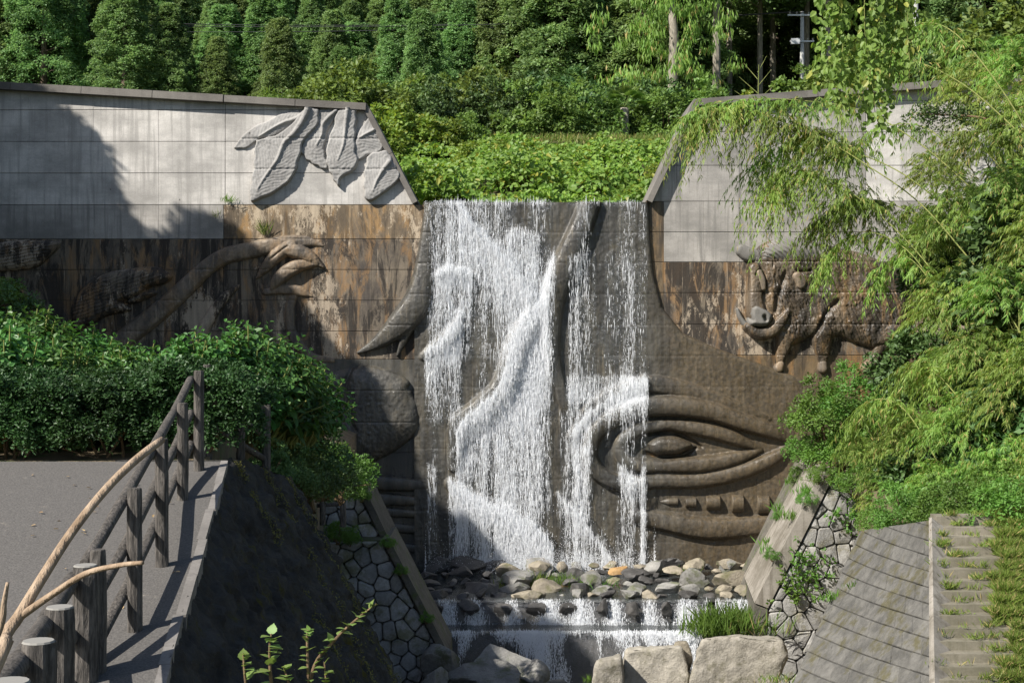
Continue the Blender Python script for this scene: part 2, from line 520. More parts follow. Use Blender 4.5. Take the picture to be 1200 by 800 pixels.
struct('ground', grid_mesh('ground', np.linspace(-1500, 1500, 7), np.linspace(-1500, 1500, 7), lambda x, y: 0 * x - 4.0, M['hill']))


def hill_z(X, Y):
    X = np.asarray(X, float); Y = np.asarray(Y, float)
    z = np.interp(Y, [47, 52, 58, 63, 66.3, 67.2, 82, 92, 105, 130, 170, 240, 400], [4.1, 4.3, 6.0, 7.6, 8.5, 9.5, 9.9, 11.0, 15, 29, 55, 100, 190])
    side = np.maximum(0, np.abs(X) - 12)                 # the valley opens left and right of the sediment pool
    z = z + np.minimum(side * .16, 5) * sm((Y - 48) / 6)
    z = z + 2.0 * (fbm(X * .06 + 50, Y * .06, 3) - .5) * sm((Y - 70) / 20)
    z = z + np.maximum(0, -X - 25) * .22 * sm((Y - 60) / 30)
    return CZ + z


struct('hillside', grid_mesh('hillside', np.linspace(-190, 190, 153), np.concatenate([np.linspace(48.5, 110, 90), np.linspace(112, 400, 60)]), hill_z, M['hill']))


def lbx(Y):          # river-side edge of the left bank
    return np.interp(Y, [15.9, 18.5, 22, 34, 46], [-3.55, -3.75, -4.0, -4.6, -5.0])


def left_z(X, Y):
    z = -1.42 + .02 * (Y - 16) - 2.1 * sm((X + 8.0) / 3.2) * sm((Y - 20) / 9)
    z = z + np.maximum(0, -X - 15) * .75
    z = z + .25 * (fbm(X * .5, Y * .5, 9) - .5) * sm((Y - 16.5) / 2)
    return CZ + z


def left_mesh():
    t = np.linspace(0, 1, 60); ys = np.linspace(16.02, 45.9, 50)
    X = np.empty((50, 60)); Y = np.repeat(ys[:, None], 60, 1)
    for j, y in enumerate(ys): X[j] = lbx(y) + (-70 - lbx(y)) * t ** 1.7
    Z = left_z(X, Y)
    v = np.stack([X, Y, Z], -1); sk = v[:, :1].copy(); sk[..., 2] = CZ - 11; v = np.concatenate([sk, v], 1)
    nx = v.shape[1]; i = (np.arange(49)[:, None] * nx + np.arange(nx - 1)[None, :]).ravel()
    return np_mesh('left_bank', v.reshape(-1, 3), np.stack([i, i + nx, i + nx + 1, i + 1], 1), M['soil'], True)


struct('left_bank', left_mesh())


def right_z(X, Y):
    z = -3.75 + .58 * np.maximum(0, X - 9.3) + .3 * (fbm(X * .6 + 9, Y * .6, 4) - .5)
    z = np.where(Y < 27, np.minimum(z, -3.2 + .12 * np.maximum(0, X - 9.3) - (27 - Y) * .5), z)
    return CZ + z


def rbx(Y):
    return np.interp(Y, [18, 26, 27, 36, 46], [9.3, 9.3, 7.75, 9.1, 9.75])


def right_mesh():
    t = np.linspace(0, 1, 50); ys = np.linspace(16, 45.9, 60)
    X = np.empty((60, 50)); Y = np.repeat(ys[:, None], 50, 1)
    for j, y in enumerate(ys): X[j] = rbx(y) + (60 - rbx(y)) * t ** 1.6
    Z = right_z(X, Y)
    v = np.stack([X, Y, Z], -1); sk = v[:, :1].copy(); sk[..., 2] = CZ - 11; v = np.concatenate([sk, v], 1)
    nx = v.shape[1]; i = (np.arange(59)[:, None] * nx + np.arange(nx - 1)[None, :]).ravel()
    return np_mesh('right_bank', v.reshape(-1, 3), np.stack([i, i + 1, i + nx + 1, i + nx], 1), M['soil'], True)


struct('right_bank', right_mesh())

# stream bed in steps: upper pool, first sill, apron, second sill, lower pool
BED = [(46.2, -7.45), (40.35, -7.45), (40.3, -8.0), (38.85, -8.0), (38.8, -9.8), (10, -10.2)]


def bed_mesh():
    v = []; f = []
    for i, (y, z) in enumerate(BED): v += [(-12, y, CZ + z), (13, y, CZ + z)]
    for i in range(len(BED) - 1): f.append((2 * i, 2 * i + 1, 2 * i + 3, 2 * i + 2))
    b = MB(); b.add(v, f); return b.mesh('river_bed', M['rock_dark'])


struct('river_bed', bed_mesh())

# ------------------------------------------------------------------ relief tools (dam-face units: picture units on the face plane)
class Relief:
    """height field over the dam face; px, py in face units, heights in metres towards the viewer"""
    def __init__(self, x0, x1, y0, y1, step=1.2, floor=-.5):
        self.xs = np.arange(x0, x1 + step, step); self.ys = np.arange(y0, y1 + step, step)
        self.X, self.Y = np.meshgrid(self.xs, self.ys); self.h = np.full(self.X.shape, floor); self.floor = floor

    def seg_dist(self, pts, radii):
        best = np.full(self.X.shape, 1e9); br = np.zeros_like(best); bt = np.zeros_like(best); side = np.zeros_like(best)
        L = 0
        for (a, ra), (b, rb) in zip(zip(pts[:-1], radii[:-1]), zip(pts[1:], radii[1:])):
            dx, dy = b[0] - a[0], b[1] - a[1]; l2 = dx * dx + dy * dy + 1e-9
            t = np.clip(((self.X - a[0]) * dx + (self.Y - a[1]) * dy) / l2, 0, 1)
            ex = self.X - a[0] - t * dx; ey = self.Y - a[1] - t * dy
            d = np.hypot(ex, ey); r = ra + t * (rb - ra); k = (d / np.maximum(r, .01) < best / np.maximum(br, .01)) if br.any() else d < best
            best = np.where(k, d, best); br = np.where(k, r, br); bt = np.where(k, L + t * math.sqrt(l2), bt)
            side = np.where(k, np.sign(dx * ey - dy * ex), side); L += math.sqrt(l2)
        return best, br, bt, side

    def tube(self, pts, radii, hs=.8, base=0., k=5):
        """rounded stroke; hs = height / radius"""
        if not hasattr(radii, '__len__'): radii = [radii] * len(pts)
        c = catmull([(*p, r) for p, r in zip(pts, radii)], k)
        d, r, t, s = self.seg_dist(c[:, :2], c[:, 2])
        q = np.clip(1 - (d / np.maximum(r, .01)) ** 2, 0, 1)
        h = np.where(d < r, base + hs * r * (.35 * np.sqrt(q) + .65 * np.sqrt(np.clip(q * 1.9, 0, 1)) * (.8 + .2 * q)) / S, base - (d - r) * .14)
        self.h = np.maximum(self.h, np.where(d < r + 6, h, self.floor)); return self

    def sdist(self, poly):
        """signed distance to a polygon, positive inside"""
        best = np.full(self.X.shape, 1e9); ins = np.zeros(self.X.shape, bool); n = len(poly)
        for i in range(n):
            a = poly[i]; b = poly[(i + 1) % n]; dx, dy = b[0] - a[0], b[1] - a[1]; l2 = dx * dx + dy * dy + 1e-9
            t = np.clip(((self.X - a[0]) * dx + (self.Y - a[1]) * dy) / l2, 0, 1)
            best = np.minimum(best, np.hypot(self.X - a[0] - t * dx, self.Y - a[1] - t * dy))
            c = ((a[1] > self.Y) != (b[1] > self.Y)) & (self.X < dx * (self.Y - a[1]) / (dy if abs(dy) > 1e-9 else 1e-9) + a[0])
            ins ^= c
        return np.where(ins, best, -best)

    def poly(self, poly, H, R, smooth=True, detail=None, edge=0., k=4):
        p = [tuple(q) for q in (catmull(list(poly) + [poly[0]], k)[:-1] if smooth else poly)]
        sd = self.sdist(p)
        if edge: sd = sd + edge * np.abs(((self.X + self.Y) / 7.0) % 2 - 1)
        h = np.where(sd > 0, H * np.sqrt(np.clip(1 - (1 - np.clip(sd / R, 0, 1)) ** 2, 0, 1)), sd * .14)
        if detail is not None: h = np.where(sd > 0, h + detail * np.clip(sd / 6, 0, 1), h)
        self.h = np.maximum(self.h, np.where(sd > -5, h, self.floor)); return self

    def carve(self, pts, radii, depth, k=5):
        if not hasattr(radii, '__len__'): radii = [radii] * len(pts)
        c = catmull([(*p, r) for p, r in zip(pts, radii)], k); d, r, t, s = self.seg_dist(c[:, :2], c[:, 2])
        g = np.where(d < 4 * r, depth * np.exp(-(d / np.maximum(r, .2)) ** 2), 0)
        self.h = np.where(self.h > -.05, self.h - g, self.h); return self

    def rough(self, amp=.02, f=.5, seed=3):
        self.h = np.where(self.h > -.02, self.h + amp * (fbm(self.X * f, self.Y * f, seed, 4) - .5) * 2, self.h); return self

    def joints(self, lines, depth=.03):
        for y in lines:
            self.h = np.where(self.h > 0, self.h - depth * np.exp(-((self.Y - y) / .8) ** 2), self.h)
        return self

    def mesh(self, name, mat, y_off=0., cut=-.03):
        ny, nx = self.h.shape
        hh = np.maximum(self.h, -.12)
        v = np.stack([(self.X - 600) / S, DY - y_off - hh, CZ + (400 - self.Y) / S], -1).reshape(-1, 3)
        keepv = (self.h > cut)
        kc = keepv[:-1, :-1] | keepv[1:, :-1] | keepv[:-1, 1:] | keepv[1:, 1:]
        i = (np.arange(ny - 1)[:, None] * nx + np.arange(nx - 1)[None, :])[kc]
        f = np.stack([i, i + nx, i + nx + 1, i + 1], 1)
        used = np.unique(f); re = np.zeros(ny * nx, np.int32); re[used] = np.arange(len(used))
        return np_mesh(name, v[used], re[f], mat, True)


def clip_poly(poly, a, b):
    """keep the part of poly left of line a->b (in y-down face units: inside = cross >= 0)"""
    out = []; n = len(poly)
    def sd(p): return (b[0] - a[0]) * (p[1] - a[1]) - (b[1] - a[1]) * (p[0] - a[0])
    for i in range(n):
        p, q = poly[i], poly[(i + 1) % n]; dp, dq = sd(p), sd(q)
        if dp >= 0: out.append(p)
        if (dp >= 0) != (dq >= 0):
            t = dp / (dp - dq); out.append((p[0] + t * (q[0] - p[0]), p[1] + t * (q[1] - p[1])))
    return out


def area(poly):
    return .5 * sum(poly[i][0] * poly[(i + 1) % len(poly)][1] - poly[(i + 1) % len(poly)][0] * poly[i][1] for i in range(len(poly)))


def clip_to(poly, region):
    r = region if area(region) > 0 else region[::-1]
    for i in range(len(r)):
        if len(poly) < 3: return []
        poly = clip_poly(poly, r[i], r[(i + 1) % len(r)])
    return poly


def inset(poly, d):
    """shrink a convex polygon by clipping with its own offset edges"""
    p = poly if area(poly) > 0 else poly[::-1]; out = p
    for i in range(len(p)):
        a, b = p[i], p[(i + 1) % len(p)]; l = math.hypot(b[0] - a[0], b[1] - a[1])
        if l < 1e-6: continue
        nx, ny = -(b[1] - a[1]) / l, (b[0] - a[0]) / l
        out = clip_poly(out, (a[0] + nx * d, a[1] + ny * d), (b[0] + nx * d, b[1] + ny * d))
        if len(out) < 3: return []
    return out


def prism(poly, to3, depth, bevel_d, bevel_h, name, mat, bulge=0.):
    """convex polygon in face units -> stone or panel with a bevelled front; to3(x, y, out) gives world points"""
    inner = inset(poly, bevel_d)
    p = poly if area(poly) > 0 else poly[::-1]
    if len(inner) < 3: return None
    n = len(p); m = len(inner)
    v = [to3(x, y, -depth) for x, y in p] + [to3(x, y, -bevel_h) for x, y in p] + [to3(x, y, bulge * .0) for x, y in inner]
    cx = sum(q[0] for q in inner) / m; cy = sum(q[1] for q in inner) / m
    f = [(i, (i + 1) % n, n + (i + 1) % n, n + i) for i in range(n)]
    me = bpy.data.meshes.new(name)
    # bevel strip between outer and inner loops: inner vertices follow the outer ones when the counts agree, else hull by nearest
    if m == n:
        # align starts
        k0 = min(range(m), key=lambda k: (inner[k][0] - p[0][0]) ** 2 + (inner[k][1] - p[0][1]) ** 2)
        idx = [2 * n + (k0 + i) % m for i in range(n)]
        f += [(n + i, n + (i + 1) % n, idx[(i + 1) % n], idx[i]) for i in range(n)]
        top = idx
    else:
        idx = [2 * n + min(range(m), key=lambda k: (inner[k][0] - q[0]) ** 2 + (inner[k][1] - q[1]) ** 2) for q in p]
        for i in range(n):
            a, b = idx[i], idx[(i + 1) % n]
            f.append((n + i, n + (i + 1) % n, b, a) if a != b else (n + i, n + (i + 1) % n, a))
        top = [2 * n + i for i in range(m)]
    if bulge:
        c = len(v); v.append(to3(cx, cy, bulge)); f += [(top[i], top[(i + 1) % len(top)], c) for i in range(len(top))]
    else:
        f.append(tuple(top))
    me.from_pydata([tuple(q) for q in v], [], f); me.update()
    bm = bmesh.new(); bm.from_mesh(me); bmesh.ops.remove_doubles(bm, verts=bm.verts, dist=1e-5)
    bmesh.ops.recalc_face_normals(bm, faces=bm.faces); bm.to_mesh(me); bm.free()
    me.materials.append(mat); return me


# ------------------------------------------------------------------ the dam
dam = thing('check_dam', P(625, 662, DY), 'tall concrete check dam with carved animal and leaf reliefs and a central spillway', 'dam')


def dam3(x, y, out):
    return ((x - 600) / S, DY - out, CZ + (400 - y) / S)


LL = [106, 129, 166, 203, 242, 280, 316, 352, 388, 421, 457, 494, 530, 566, 602, 638, 675]
RL = [80, 118, 155, 194, 233, 272, 307, 343, 380, 416, 451, 488, 525, 561, 598, 634, 672]
left_out = [(-150, 90.5), (264, 115), (429, 127), (486, 240), (486, 240), (-150, 240)]
right_out = [(762, 236), (815, 124), (1100, 102), (1300, 88), (1300, 236)]

# solid body behind the facing panels
def body(name, poly, y0, y1):
    b = MB(); n = len(poly)
    lo = [((x - 600) / S, y0, CZ + (400 - y) / S) for x, y in poly]; hi = [(q[0], y1, q[2]) for q in lo]
    b.add(lo + hi, [tuple(range(n)), tuple(range(2 * n - 1, n - 1, -1))] + [(i, (i + 1) % n, n + (i + 1) % n, n + i) for i in range(n)])
    return wobj(name, b.mesh(name, M['core']), dam)


body('wing_core', [(-150, 92), (264, 116), (428, 128.5), (484, 236.5), (-150, 236.5)], DY + .05, DY + 2.4)
body('wing_core', [(764, 234), (816, 126), (1100, 104), (1300, 90), (1300, 234)], DY + .05, DY + 2.4)
body('dam_core', [(-150, 240), (1300, 240), (1300, 780), (-150, 780)], DY + .05, DY + 2.8)

COVER = (505, 240, 750, 660)      # fully behind the carved face and the water: no panels there


def panels(xj, yl, region, matf):
    for y0, y1 in zip(yl[:-1], yl[1:]):
        for x0, x1 in zip(xj[:-1], xj[1:]):
            if x0 >= COVER[0] and x1 <= COVER[2] and y0 >= COVER[1]: continue
            g = .28 if x0 in (262, 264, 1015) else .05
            g1 = .28 if x1 in (262, 264, 1015) else .05
            p = clip_to([(x0 + g, y0 + .28), (x1 - g1, y0 + .28), (x1 - g1, y1 - .28), (x0 + g, y1 - .28)], region)
            if len(p) < 3 or abs(area(p)) < 40: continue
            if len(p) < 3: continue
            r = random.uniform(-.004, .004)
            me = prism(p, lambda x, y, o: dam3(x, y, o + r), .045, .3, .006, 'panel', matf((x0 + x1) / 2, (y0 + y1) / 2))
            if me: wobj('panel', me, dam)


XL = [-150, -42, 34, 110, 186, 262, 320, 395, 486.5]
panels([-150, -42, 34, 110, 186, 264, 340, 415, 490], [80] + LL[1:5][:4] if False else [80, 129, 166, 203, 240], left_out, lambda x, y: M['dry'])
big = [(-150, 238), (1300, 238), (1300, 700), (-150, 700)]


def lm(x, y):
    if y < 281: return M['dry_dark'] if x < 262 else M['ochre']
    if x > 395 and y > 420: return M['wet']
    return M['stain']


panels([-150, -42, 34, 110, 186, 262, 320, 380, 436, 498], [240] + LL[5:], [(-150, 240), (498, 240), (498, 690), (-150, 690)], lm)
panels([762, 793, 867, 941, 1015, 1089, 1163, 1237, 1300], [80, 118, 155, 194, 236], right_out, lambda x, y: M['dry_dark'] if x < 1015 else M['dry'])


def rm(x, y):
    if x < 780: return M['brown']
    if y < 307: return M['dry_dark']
    if y > 416: return M['brown']
    return M['stain']


panels([757, 778, 825, 867, 905, 941, 1015, 1089, 1163, 1300], [236] + RL[5:], [(757, 236), (1300, 236), (1300, 690), (757, 690)], rm)

# copings: one capping stone after another
def coping(x0, y0, x1, y1, th, over, name='coping'):
    n = max(1, round(math.hypot(x1 - x0, y1 - y0) / 76))
    dx, dy = x1 - x0, y1 - y0; l = math.hypot(dx, dy); nx, ny = -dy / l * th, dx / l * th
    for i in range(n):
        a0 = (i + .004 * (i > 0)) / n; a1 = (i + 1 - .004) / n
        q = [(x0 + dx * a0, y0 + dy * a0), (x0 + dx * a1, y0 + dy * a1)]; q += [(q[1][0] + nx, q[1][1] + ny), (q[0][0] + nx, q[0][1] + ny)]
        b = MB(); j = random.uniform(-.01, .01)
        b.hexa([dam3(x, y, over + j) for x, y in q], [dam3(x, y, -2.6) for x, y in q])
        wobj(name, b.mesh(name, M['coping']), dam)


coping(-150, 88.5, 263.5, 112.5, 8.5, .26)
coping(264.5, 112.8, 430, 122.2, 8.0, .24)
coping(430.6, 122.6, 489.5, 236.5, 6.5, .16)
coping(757.2, 235.6, 811.5, 118.3, 6.5, .30)
coping(812, 117.8, 1100, 96, 8.0, .28)
coping(1101, 96, 1300, 81, 8.0, .28)

def carve_part(name, parent, x0, x1, y0, y1, fn, mat, step=.75):
    q_ = Relief(x0, x1, y0, y1, step); fn(q_); o = bpy.data.objects.new(name, q_.mesh(name, mat)); link(o, parent); return o


# --- carved leaves hanging under the left coping
def Z2(pts, ox=270, oy=110, k=220 / 1200.):
    return [(ox + u * k, oy + v * k) for u, v in pts]


def leaf_relief(outline, rib, H, base=0., rr=(1.5, 5), joint=True, veins=.005):
    o = Z2(outline); xs = [p[0] for p in o]; ys = [p[1] for p in o]
    R = Relief(min(xs) - 8, max(xs) + 8, min(ys) - 8, max(ys) + 8, .9)
    r = catmull(Z2(rib), 6)
    d, rad, t, s = R.seg_dist(r, np.full(len(r), 1.0))
    w = np.sin((t * 1.0 - d * 1.15) * 1.25 + s * .8 + 6.0 * fbm(R.X * .07, R.Y * .07, 4))
    H *= .72; R.poly(o, H, 2.0, smooth=True, detail=veins * w - .003 * d + .04, edge=1.6)
    n = len(rib)
    R.tube(Z2(rib), list(np.linspace(rr[0] * .8, rr[1] * .75, n)), 1.2, H * .9 + .05)
    R.h = np.where(R.Y < 127.5, -1, R.h)
    R.rough(.012, .5)
    R.joints([129, 163, 199], .03)
    return wobj('carved_leaf', R.mesh('carved_leaf', M['leafc']), dam)


leaf_relief([(30, 345), (80, 270), (160, 215), (260, 165), (370, 120), (440, 110), (470, 150), (380, 210), (290, 265), (190, 290), (120, 335), (60, 350)],
            [(190, 275), (280, 220), (350, 185), (430, 160), (480, 120)], .12, rr=(1, 3.6))
leaf_relief([(170, 300), (290, 270), (400, 200), (470, 110), (560, 100), (560, 200), (480, 290), (450, 380), (420, 480), (380, 560), (310, 610), (220, 660), (140, 685), (135, 600), (155, 480), (160, 380)],
            [(180, 615), (240, 520), (310, 420), (350, 320), (410, 260), (460, 190), (490, 130), (500, 100)], .30, rr=(1.2, 5))
leaf_relief([(450, 370), (480, 280), (540, 160), (580, 100), (700, 90), (640, 200), (610, 290), (600, 380), (625, 480), (560, 460), (500, 425)],
            [(555, 330), (590, 260), (600, 190), (680, 110)], .16, rr=(1, 3))
leaf_relief([(620, 330), (660, 220), (700, 100), (800, 90), (800, 240), (800, 380), (820, 430), (780, 490), (710, 540), (690, 585), (650, 520), (620, 440)],
            [(690, 430), (725, 340), (738, 240), (745, 170), (755, 90)], .27, rr=(1, 3.4))
leaf_relief([(800, 290), (850, 210), (900, 150), (945, 240), (985, 310), (960, 370), (880, 390), (830, 425), (795, 410)],
            [(820, 290), (870, 260), (920, 235)], .17, rr=(1, 2.4))
leaf_relief([(880, 410), (920, 380), (1000, 370), (1040, 430), (1085, 530), (1040, 590), (970, 640), (880, 685), (860, 620), (860, 520), (870, 460)],
            [(915, 620), (945, 550), (980, 490), (1020, 440)], .28, rr=(1, 3.6))

# --- carved boar on the right
def Z4(pts): return [(800 + u * .25, 260 + v * .25) for u, v in pts]


B = Relief(855, 1075, 270, 442, .75)
fu = B.X * .93 - B.Y * .36; fv = B.X * .36 + B.Y * .93
wv = 5 * fbm(B.X * .05, B.Y * .05, 5)
fur = (fbm(fu * .55 + wv, fv * .10 + wv, 8, 3) - .5) * 2.4 + np.sin(fu * 1.5 + 2.2 * wv) * .08
curl = (fbm(B.X * .07, B.Y * .07, 6) - .5) * 2
body_o = Z4([(320, 190), (350, 120), (430, 80), (520, 68), (620, 85), (720, 120), (850, 150), (960, 210), (1040, 330), (1050, 470), (1030, 540), (960, 585), (890, 590),
             (800, 565), (740, 540), (700, 540), (640, 545), (600, 545), (550, 565), (500, 580), (450, 545), (400, 530), (340, 520), (330, 440), (350, 330), (340, 250)])
B.poly(body_o, .30, 17, detail=(fur * .022 + curl * .05))
for leg, rad in (([(480, 540), (470, 590), (455, 640), (450, 672)], [11, 8.5, 5.5, 4.5]), ([(650, 520), (652, 590), (655, 640), (655, 670)], [14, 10, 6, 5]),
                 ([(980, 520), (930, 580), (905, 625), (890, 655)], [14, 8, 6, 5])):
    B.tube(Z4(leg), rad, .95)
B.h = np.where(B.h > .02, B.h + .012 * fur, B.h)
# head: muzzle ridge, nose plate, jaw, tusks, ears, eyes
B.tube(Z4([(330, 220), (335, 300), (335, 370), (345, 430)]), [7, 8, 9, 11], .9, .22)
B.tube(Z4([(300, 490), (350, 520), (410, 510), (450, 470), (485, 420)]), [4, 6, 6.5, 6, 3], .8, .30)
B.carve(Z4([(335, 250), (350, 232), (375, 250), (382, 300)]), 1.2, .10)
B.carve(Z4([(515, 255), (540, 236), (590, 230)]), 1.4, .13)
B.carve(Z4([(470, 250), (455, 310), (440, 360), (430, 420)]), 2.6, .10)
B.carve(Z4([(300, 470), (350, 495), (400, 470), (412, 440)]), 1.1, .10)
B.carve(Z4([(720, 370), (690, 400), (660, 440), (620, 520), (590, 550)]), 2.5, .12)
B.joints([307, 343, 380, 416], .025)
B.rough(.015, .6)
boar = wobj('carved_boar', B.mesh('carved_boar', M['fur']), dam)
for hoof in ([(455, 668), (448, 685)], [(655, 665), (655, 687)], [(895, 650), (855, 682)]):
    hp = Z4(hoof); carve_part('hoof', boar, min(p[0] for p in hp) - 10, max(p[0] for p in hp) + 10, min(p[1] for p in hp) - 10, max(p[1] for p in hp) + 10, lambda r: r.tube(hp, [5.5, 6], 1.1), M['arm'])


def _nose(r):
    r.poly(Z4([(305, 400), (340, 385), (400, 420), (415, 450), (390, 490), (340, 495), (300, 480)]), .55, 6)
    for q in ((310, 455), (376, 455)): r.carve(Z4([(q[0] - 4, q[1] - 10), (q[0] + 3, q[1] + 5)]), 2.0, .16)


carve_part('nose_plate', boar, 870, 908, 352, 388, _nose, M['fur_dry'])
carve_part('tusk', boar, 858, 890, 358, 394, lambda r: r.tube(Z4([(255, 410), (270, 450), (300, 490), (340, 515)]), [1.2, 2.2, 3, 3.5], 1.0, .12), M['fur_dry'])
carve_part('ear', boar, 862, 892, 284, 306, lambda r: r.tube(Z4([(275, 135), (310, 155), (340, 160)]), [7, 8.5, 7], .7, .06), M['fur_dry'])
carve_part('eye', boar, 882, 898, 312, 342, lambda r: r.tube(Z4([(350, 240), (362, 275), (368, 310)]), [4.0, 4.6, 3.6], .6, .33), M['arm'])
carve_part('eye', boar, 924, 946, 318, 340, lambda r: r.tube(Z4([(530, 260), (545, 280), (545, 295)]), [6, 6.6, 5.5], .5, .33), M['arm'])
ma = Relief(882, 975, 272, 306.5, .75)
arc = np.sin(np.hypot(ma.X - 880, (ma.Y - 330) * 1.1) * 1.35 + 5 * fbm(ma.X * .06, ma.Y * .06, 2))
ma.poly(Z4([(352, 200), (352, 140), (380, 105), (440, 76), (520, 62), (600, 66), (660, 90), (700, 200)]), .37, 22, detail=.022 * arc + .01)
ma.h = np.where(ma.Y > 306, -1, ma.h)
wobj('carved_mane', ma.mesh('carved_mane', M['fur_dry']), dam)

# --- carved arm and claws on the left
A = Relief(130, 392, 272, 425, .9)
A.tube([(135, 405), (160, 386), (190, 362), (220, 335), (242, 314), (265, 300), (300, 292), (335, 284), (360, 283), (379, 288)], [12, 12, 11.5, 11, 10, 10, 10, 8.5, 6, 1.2], .62)
A.tube([(342, 288), (325, 299), (312, 313), (301, 326)], [8, 8, 6, 1], .85, .05)
A.tube([(336, 292), (352, 296), (366, 303), (379, 313)], [8, 8.5, 6.5, 1.2], .9, .08)
A.tube([(372, 309), (352, 311), (337, 318), (326, 328), (319, 338)], [3, 7, 8, 7, 2], .85, .10)
A.tube([(312, 342), (332, 339), (350, 341), (366, 347)], [4, 6, 6.5, 1], .7)
A.tube([(345, 343), (340, 360), (341, 385), (350, 403), (366, 418), (392, 422)], [5, 6, 6, 6, 5, 3], .6)
A.carve([(338, 289), (328, 296), (318, 304)], 1.0, .05)
A.joints([280, 316, 352, 388], .02).rough(.014, .4)
wobj('carved_arm', A.mesh('carved_arm', M['arm']), dam)
L2 = Relief(225, 290, 325, 400, .9)
L2.tube([(232, 398), (245, 375), (262, 350), (280, 335)], [6, 7, 6, 2], .8)
wobj('carved_claw', L2.mesh('carved_claw', M['stain']), dam)


def Z3(pts): return [(u * .25, 240 + v * .25) for u, v in pts]


W = Relief(80, 208, 305, 392, .8)
f2 = np.sin(W.X * .55 + W.Y * 1.5 + 6 * fbm(W.X * .1, W.Y * .1, 3)) * .6 + (fbm(W.X * .35, W.Y * .6, 11) - .5) * 1.6
W.poly(Z3([(350, 590), (335, 480), (400, 380), (500, 320), (600, 300), (720, 288), (795, 318), (808, 345), (760, 378), (690, 395), (735, 405), (730, 422), (640, 462), (580, 460), (620, 492), (540, 512), (480, 532), (420, 565), (370, 590)]), .34, 14, detail=f2 * .018)
W.carve(Z3([(570, 455), (640, 430), (700, 395), (760, 380)]), 1.6, .16)
W.joints([316, 352], .02)
wobj('carved_beast_head', W.mesh('carved_beast_head', M['stain']), dam)
W2 = Relief(-30, 78, 276, 352, .8)
f3 = np.sin(W2.X * .3 + W2.Y * 1.7 + 5 * fbm(W2.X * .1, W2.Y * .1, 4))
W2.poly(Z3([(-120, 190), (0, 178), (100, 165), (270, 170), (280, 200), (230, 250), (180, 290), (70, 310), (-120, 300)]), .32, 12, detail=f3 * .016)
W2.poly(Z3([(-100, 370), (20, 378), (80, 368), (130, 398), (178, 442), (110, 438), (80, 405), (-100, 400)]), .22, 6)
wobj('carved_bear_muzzle', W2.mesh('carved_bear_muzzle', M['stain']), dam)

# --- carved foot and beak left of the water
FT = Relief(408, 512, 238, 422, .9)
FT.tube([(503, 244), (502, 270), (500, 300), (496, 330), (488, 356), (472, 377), (455, 392), (438, 404), (420, 413)], [5, 8, 11, 14, 17, 16, 11, 6, 1.5], .75, .06)
FT.tube([(480, 378), (474, 395), (466, 416)], [9, 5.5, 1.2], .9, .08)
FT.tube([(494, 360), (492, 385), (497, 404)], [11, 8, 4], .7)
FT.joints([273, 309, 345, 381], .02).rough(.012, .4)
wobj('carved_foot', FT.mesh('carved_foot', M['wet']), dam)


def Z5(pts): return [(340 + u * .25, 400 + v * .25) for u, v in pts]


BK = Relief(345, 500, 412, 560, .9)
BK.poly(Z5([(60, 260), (100, 190), (200, 130), (310, 108), (430, 120), (540, 170), (572, 215), (575, 245), (598, 300), (608, 360), (590, 430), (480, 520), (350, 580), (230, 605), (150, 600), (60, 420)]), .42, 34)
BK.carve(Z5([(90, 205), (160, 150), (240, 122), (310, 112)]), [5, 6, 6, 3], .22)
BK.carve(Z5([(285, 135), (262, 200), (252, 290), (280, 360), (310, 415)]), [2, 3, 3, 3, 2], .14)
BK.tube(Z5([(120, 240), (190, 205), (240, 200)]), [4, 6, 3], .7, .3)
BK.carve(Z5([(560, 215), (590, 205), (620, 190)]), [3, 4, 3], .25)
BK.h = np.where(BK.h > 0, BK.h * (.25 + .75 * sm((BK.X - 365) / 70)) + .02, BK.h)
BK.joints([421, 457, 494, 530], .022).rough(.02, .3)
wobj('carved_beak', BK.mesh('carved_beak', M['wet']), dam)
for (ya, yb, r0) in ((564, 566, 9.5), (583, 585, 7.5), (598, 600, 6.0), (614, 618, 6.5), (633, 640, 7)):
    q = Relief(395, 512, ya - 16, yb + 18, .9); q.tube([(402, ya - 2), (430, ya), (460, yb), (506, yb + 3)], [r0 * .6, r0, r0, r0 * .6], .85)
    wobj('carved_ridge', q.mesh('carved_ridge', M['wet']), dam)

# --- the carved giant face: wet, under and beside the water, with the great eye
FC = Relief(486, 1012, 237.5, 668, 1.15)
mask = [(496, 232), (499, 300), (494, 345), (478, 378), (470, 420), (480, 470), (482, 560), (480, 690), (1030, 690), (1030, 478), (930, 440), (880, 422), (840, 408), (800, 390), (776, 360), (766, 320), (762, 280), (760, 232)]
FC.poly(mask, .14, 5, smooth=False)
FC.tube([(692, 236), (680, 268), (664, 305), (650, 345), (646, 390), (650, 430), (660, 468), (673, 494)], [13, 14, 15, 14, 11, 9, 8, 5], .85, .10)
FC.tube([(668, 512), (690, 482), (718, 463), (757, 450), (800, 456), (850, 472), (900, 490)], [5, 9, 11, 11, 10, 8, 3], .55, .14)
ring2 = [(929, 517), (905, 505), (870, 494), (835, 482), (800, 476), (757, 476), (722, 486), (698, 505), (690, 530), (702, 554), (732, 566), (770, 562), (815, 562), (862, 553), (905, 536), (929, 519)]
FC.tube(ring2, [3, 9, 11, 12, 13, 13, 12, 11, 10, 10, 10, 9.5, 9.5, 9.5, 8, 3], 1.2, .10)
ring1 = [(891, 526), (860, 513), (825, 503), (787, 498), (752, 501), (730, 515), (727, 531), (742, 544), (785, 544), (825, 543), (862, 536), (891, 527)]
FC.tube(ring1, [2.5, 8, 9, 8, 8.5, 9, 9, 9, 9.5, 10, 8, 2.5], 1.2, .12)
FC.carve([(760, 508), (785, 505), (805, 513), (822, 523)], [2, 2.5, 2, 1], .14)
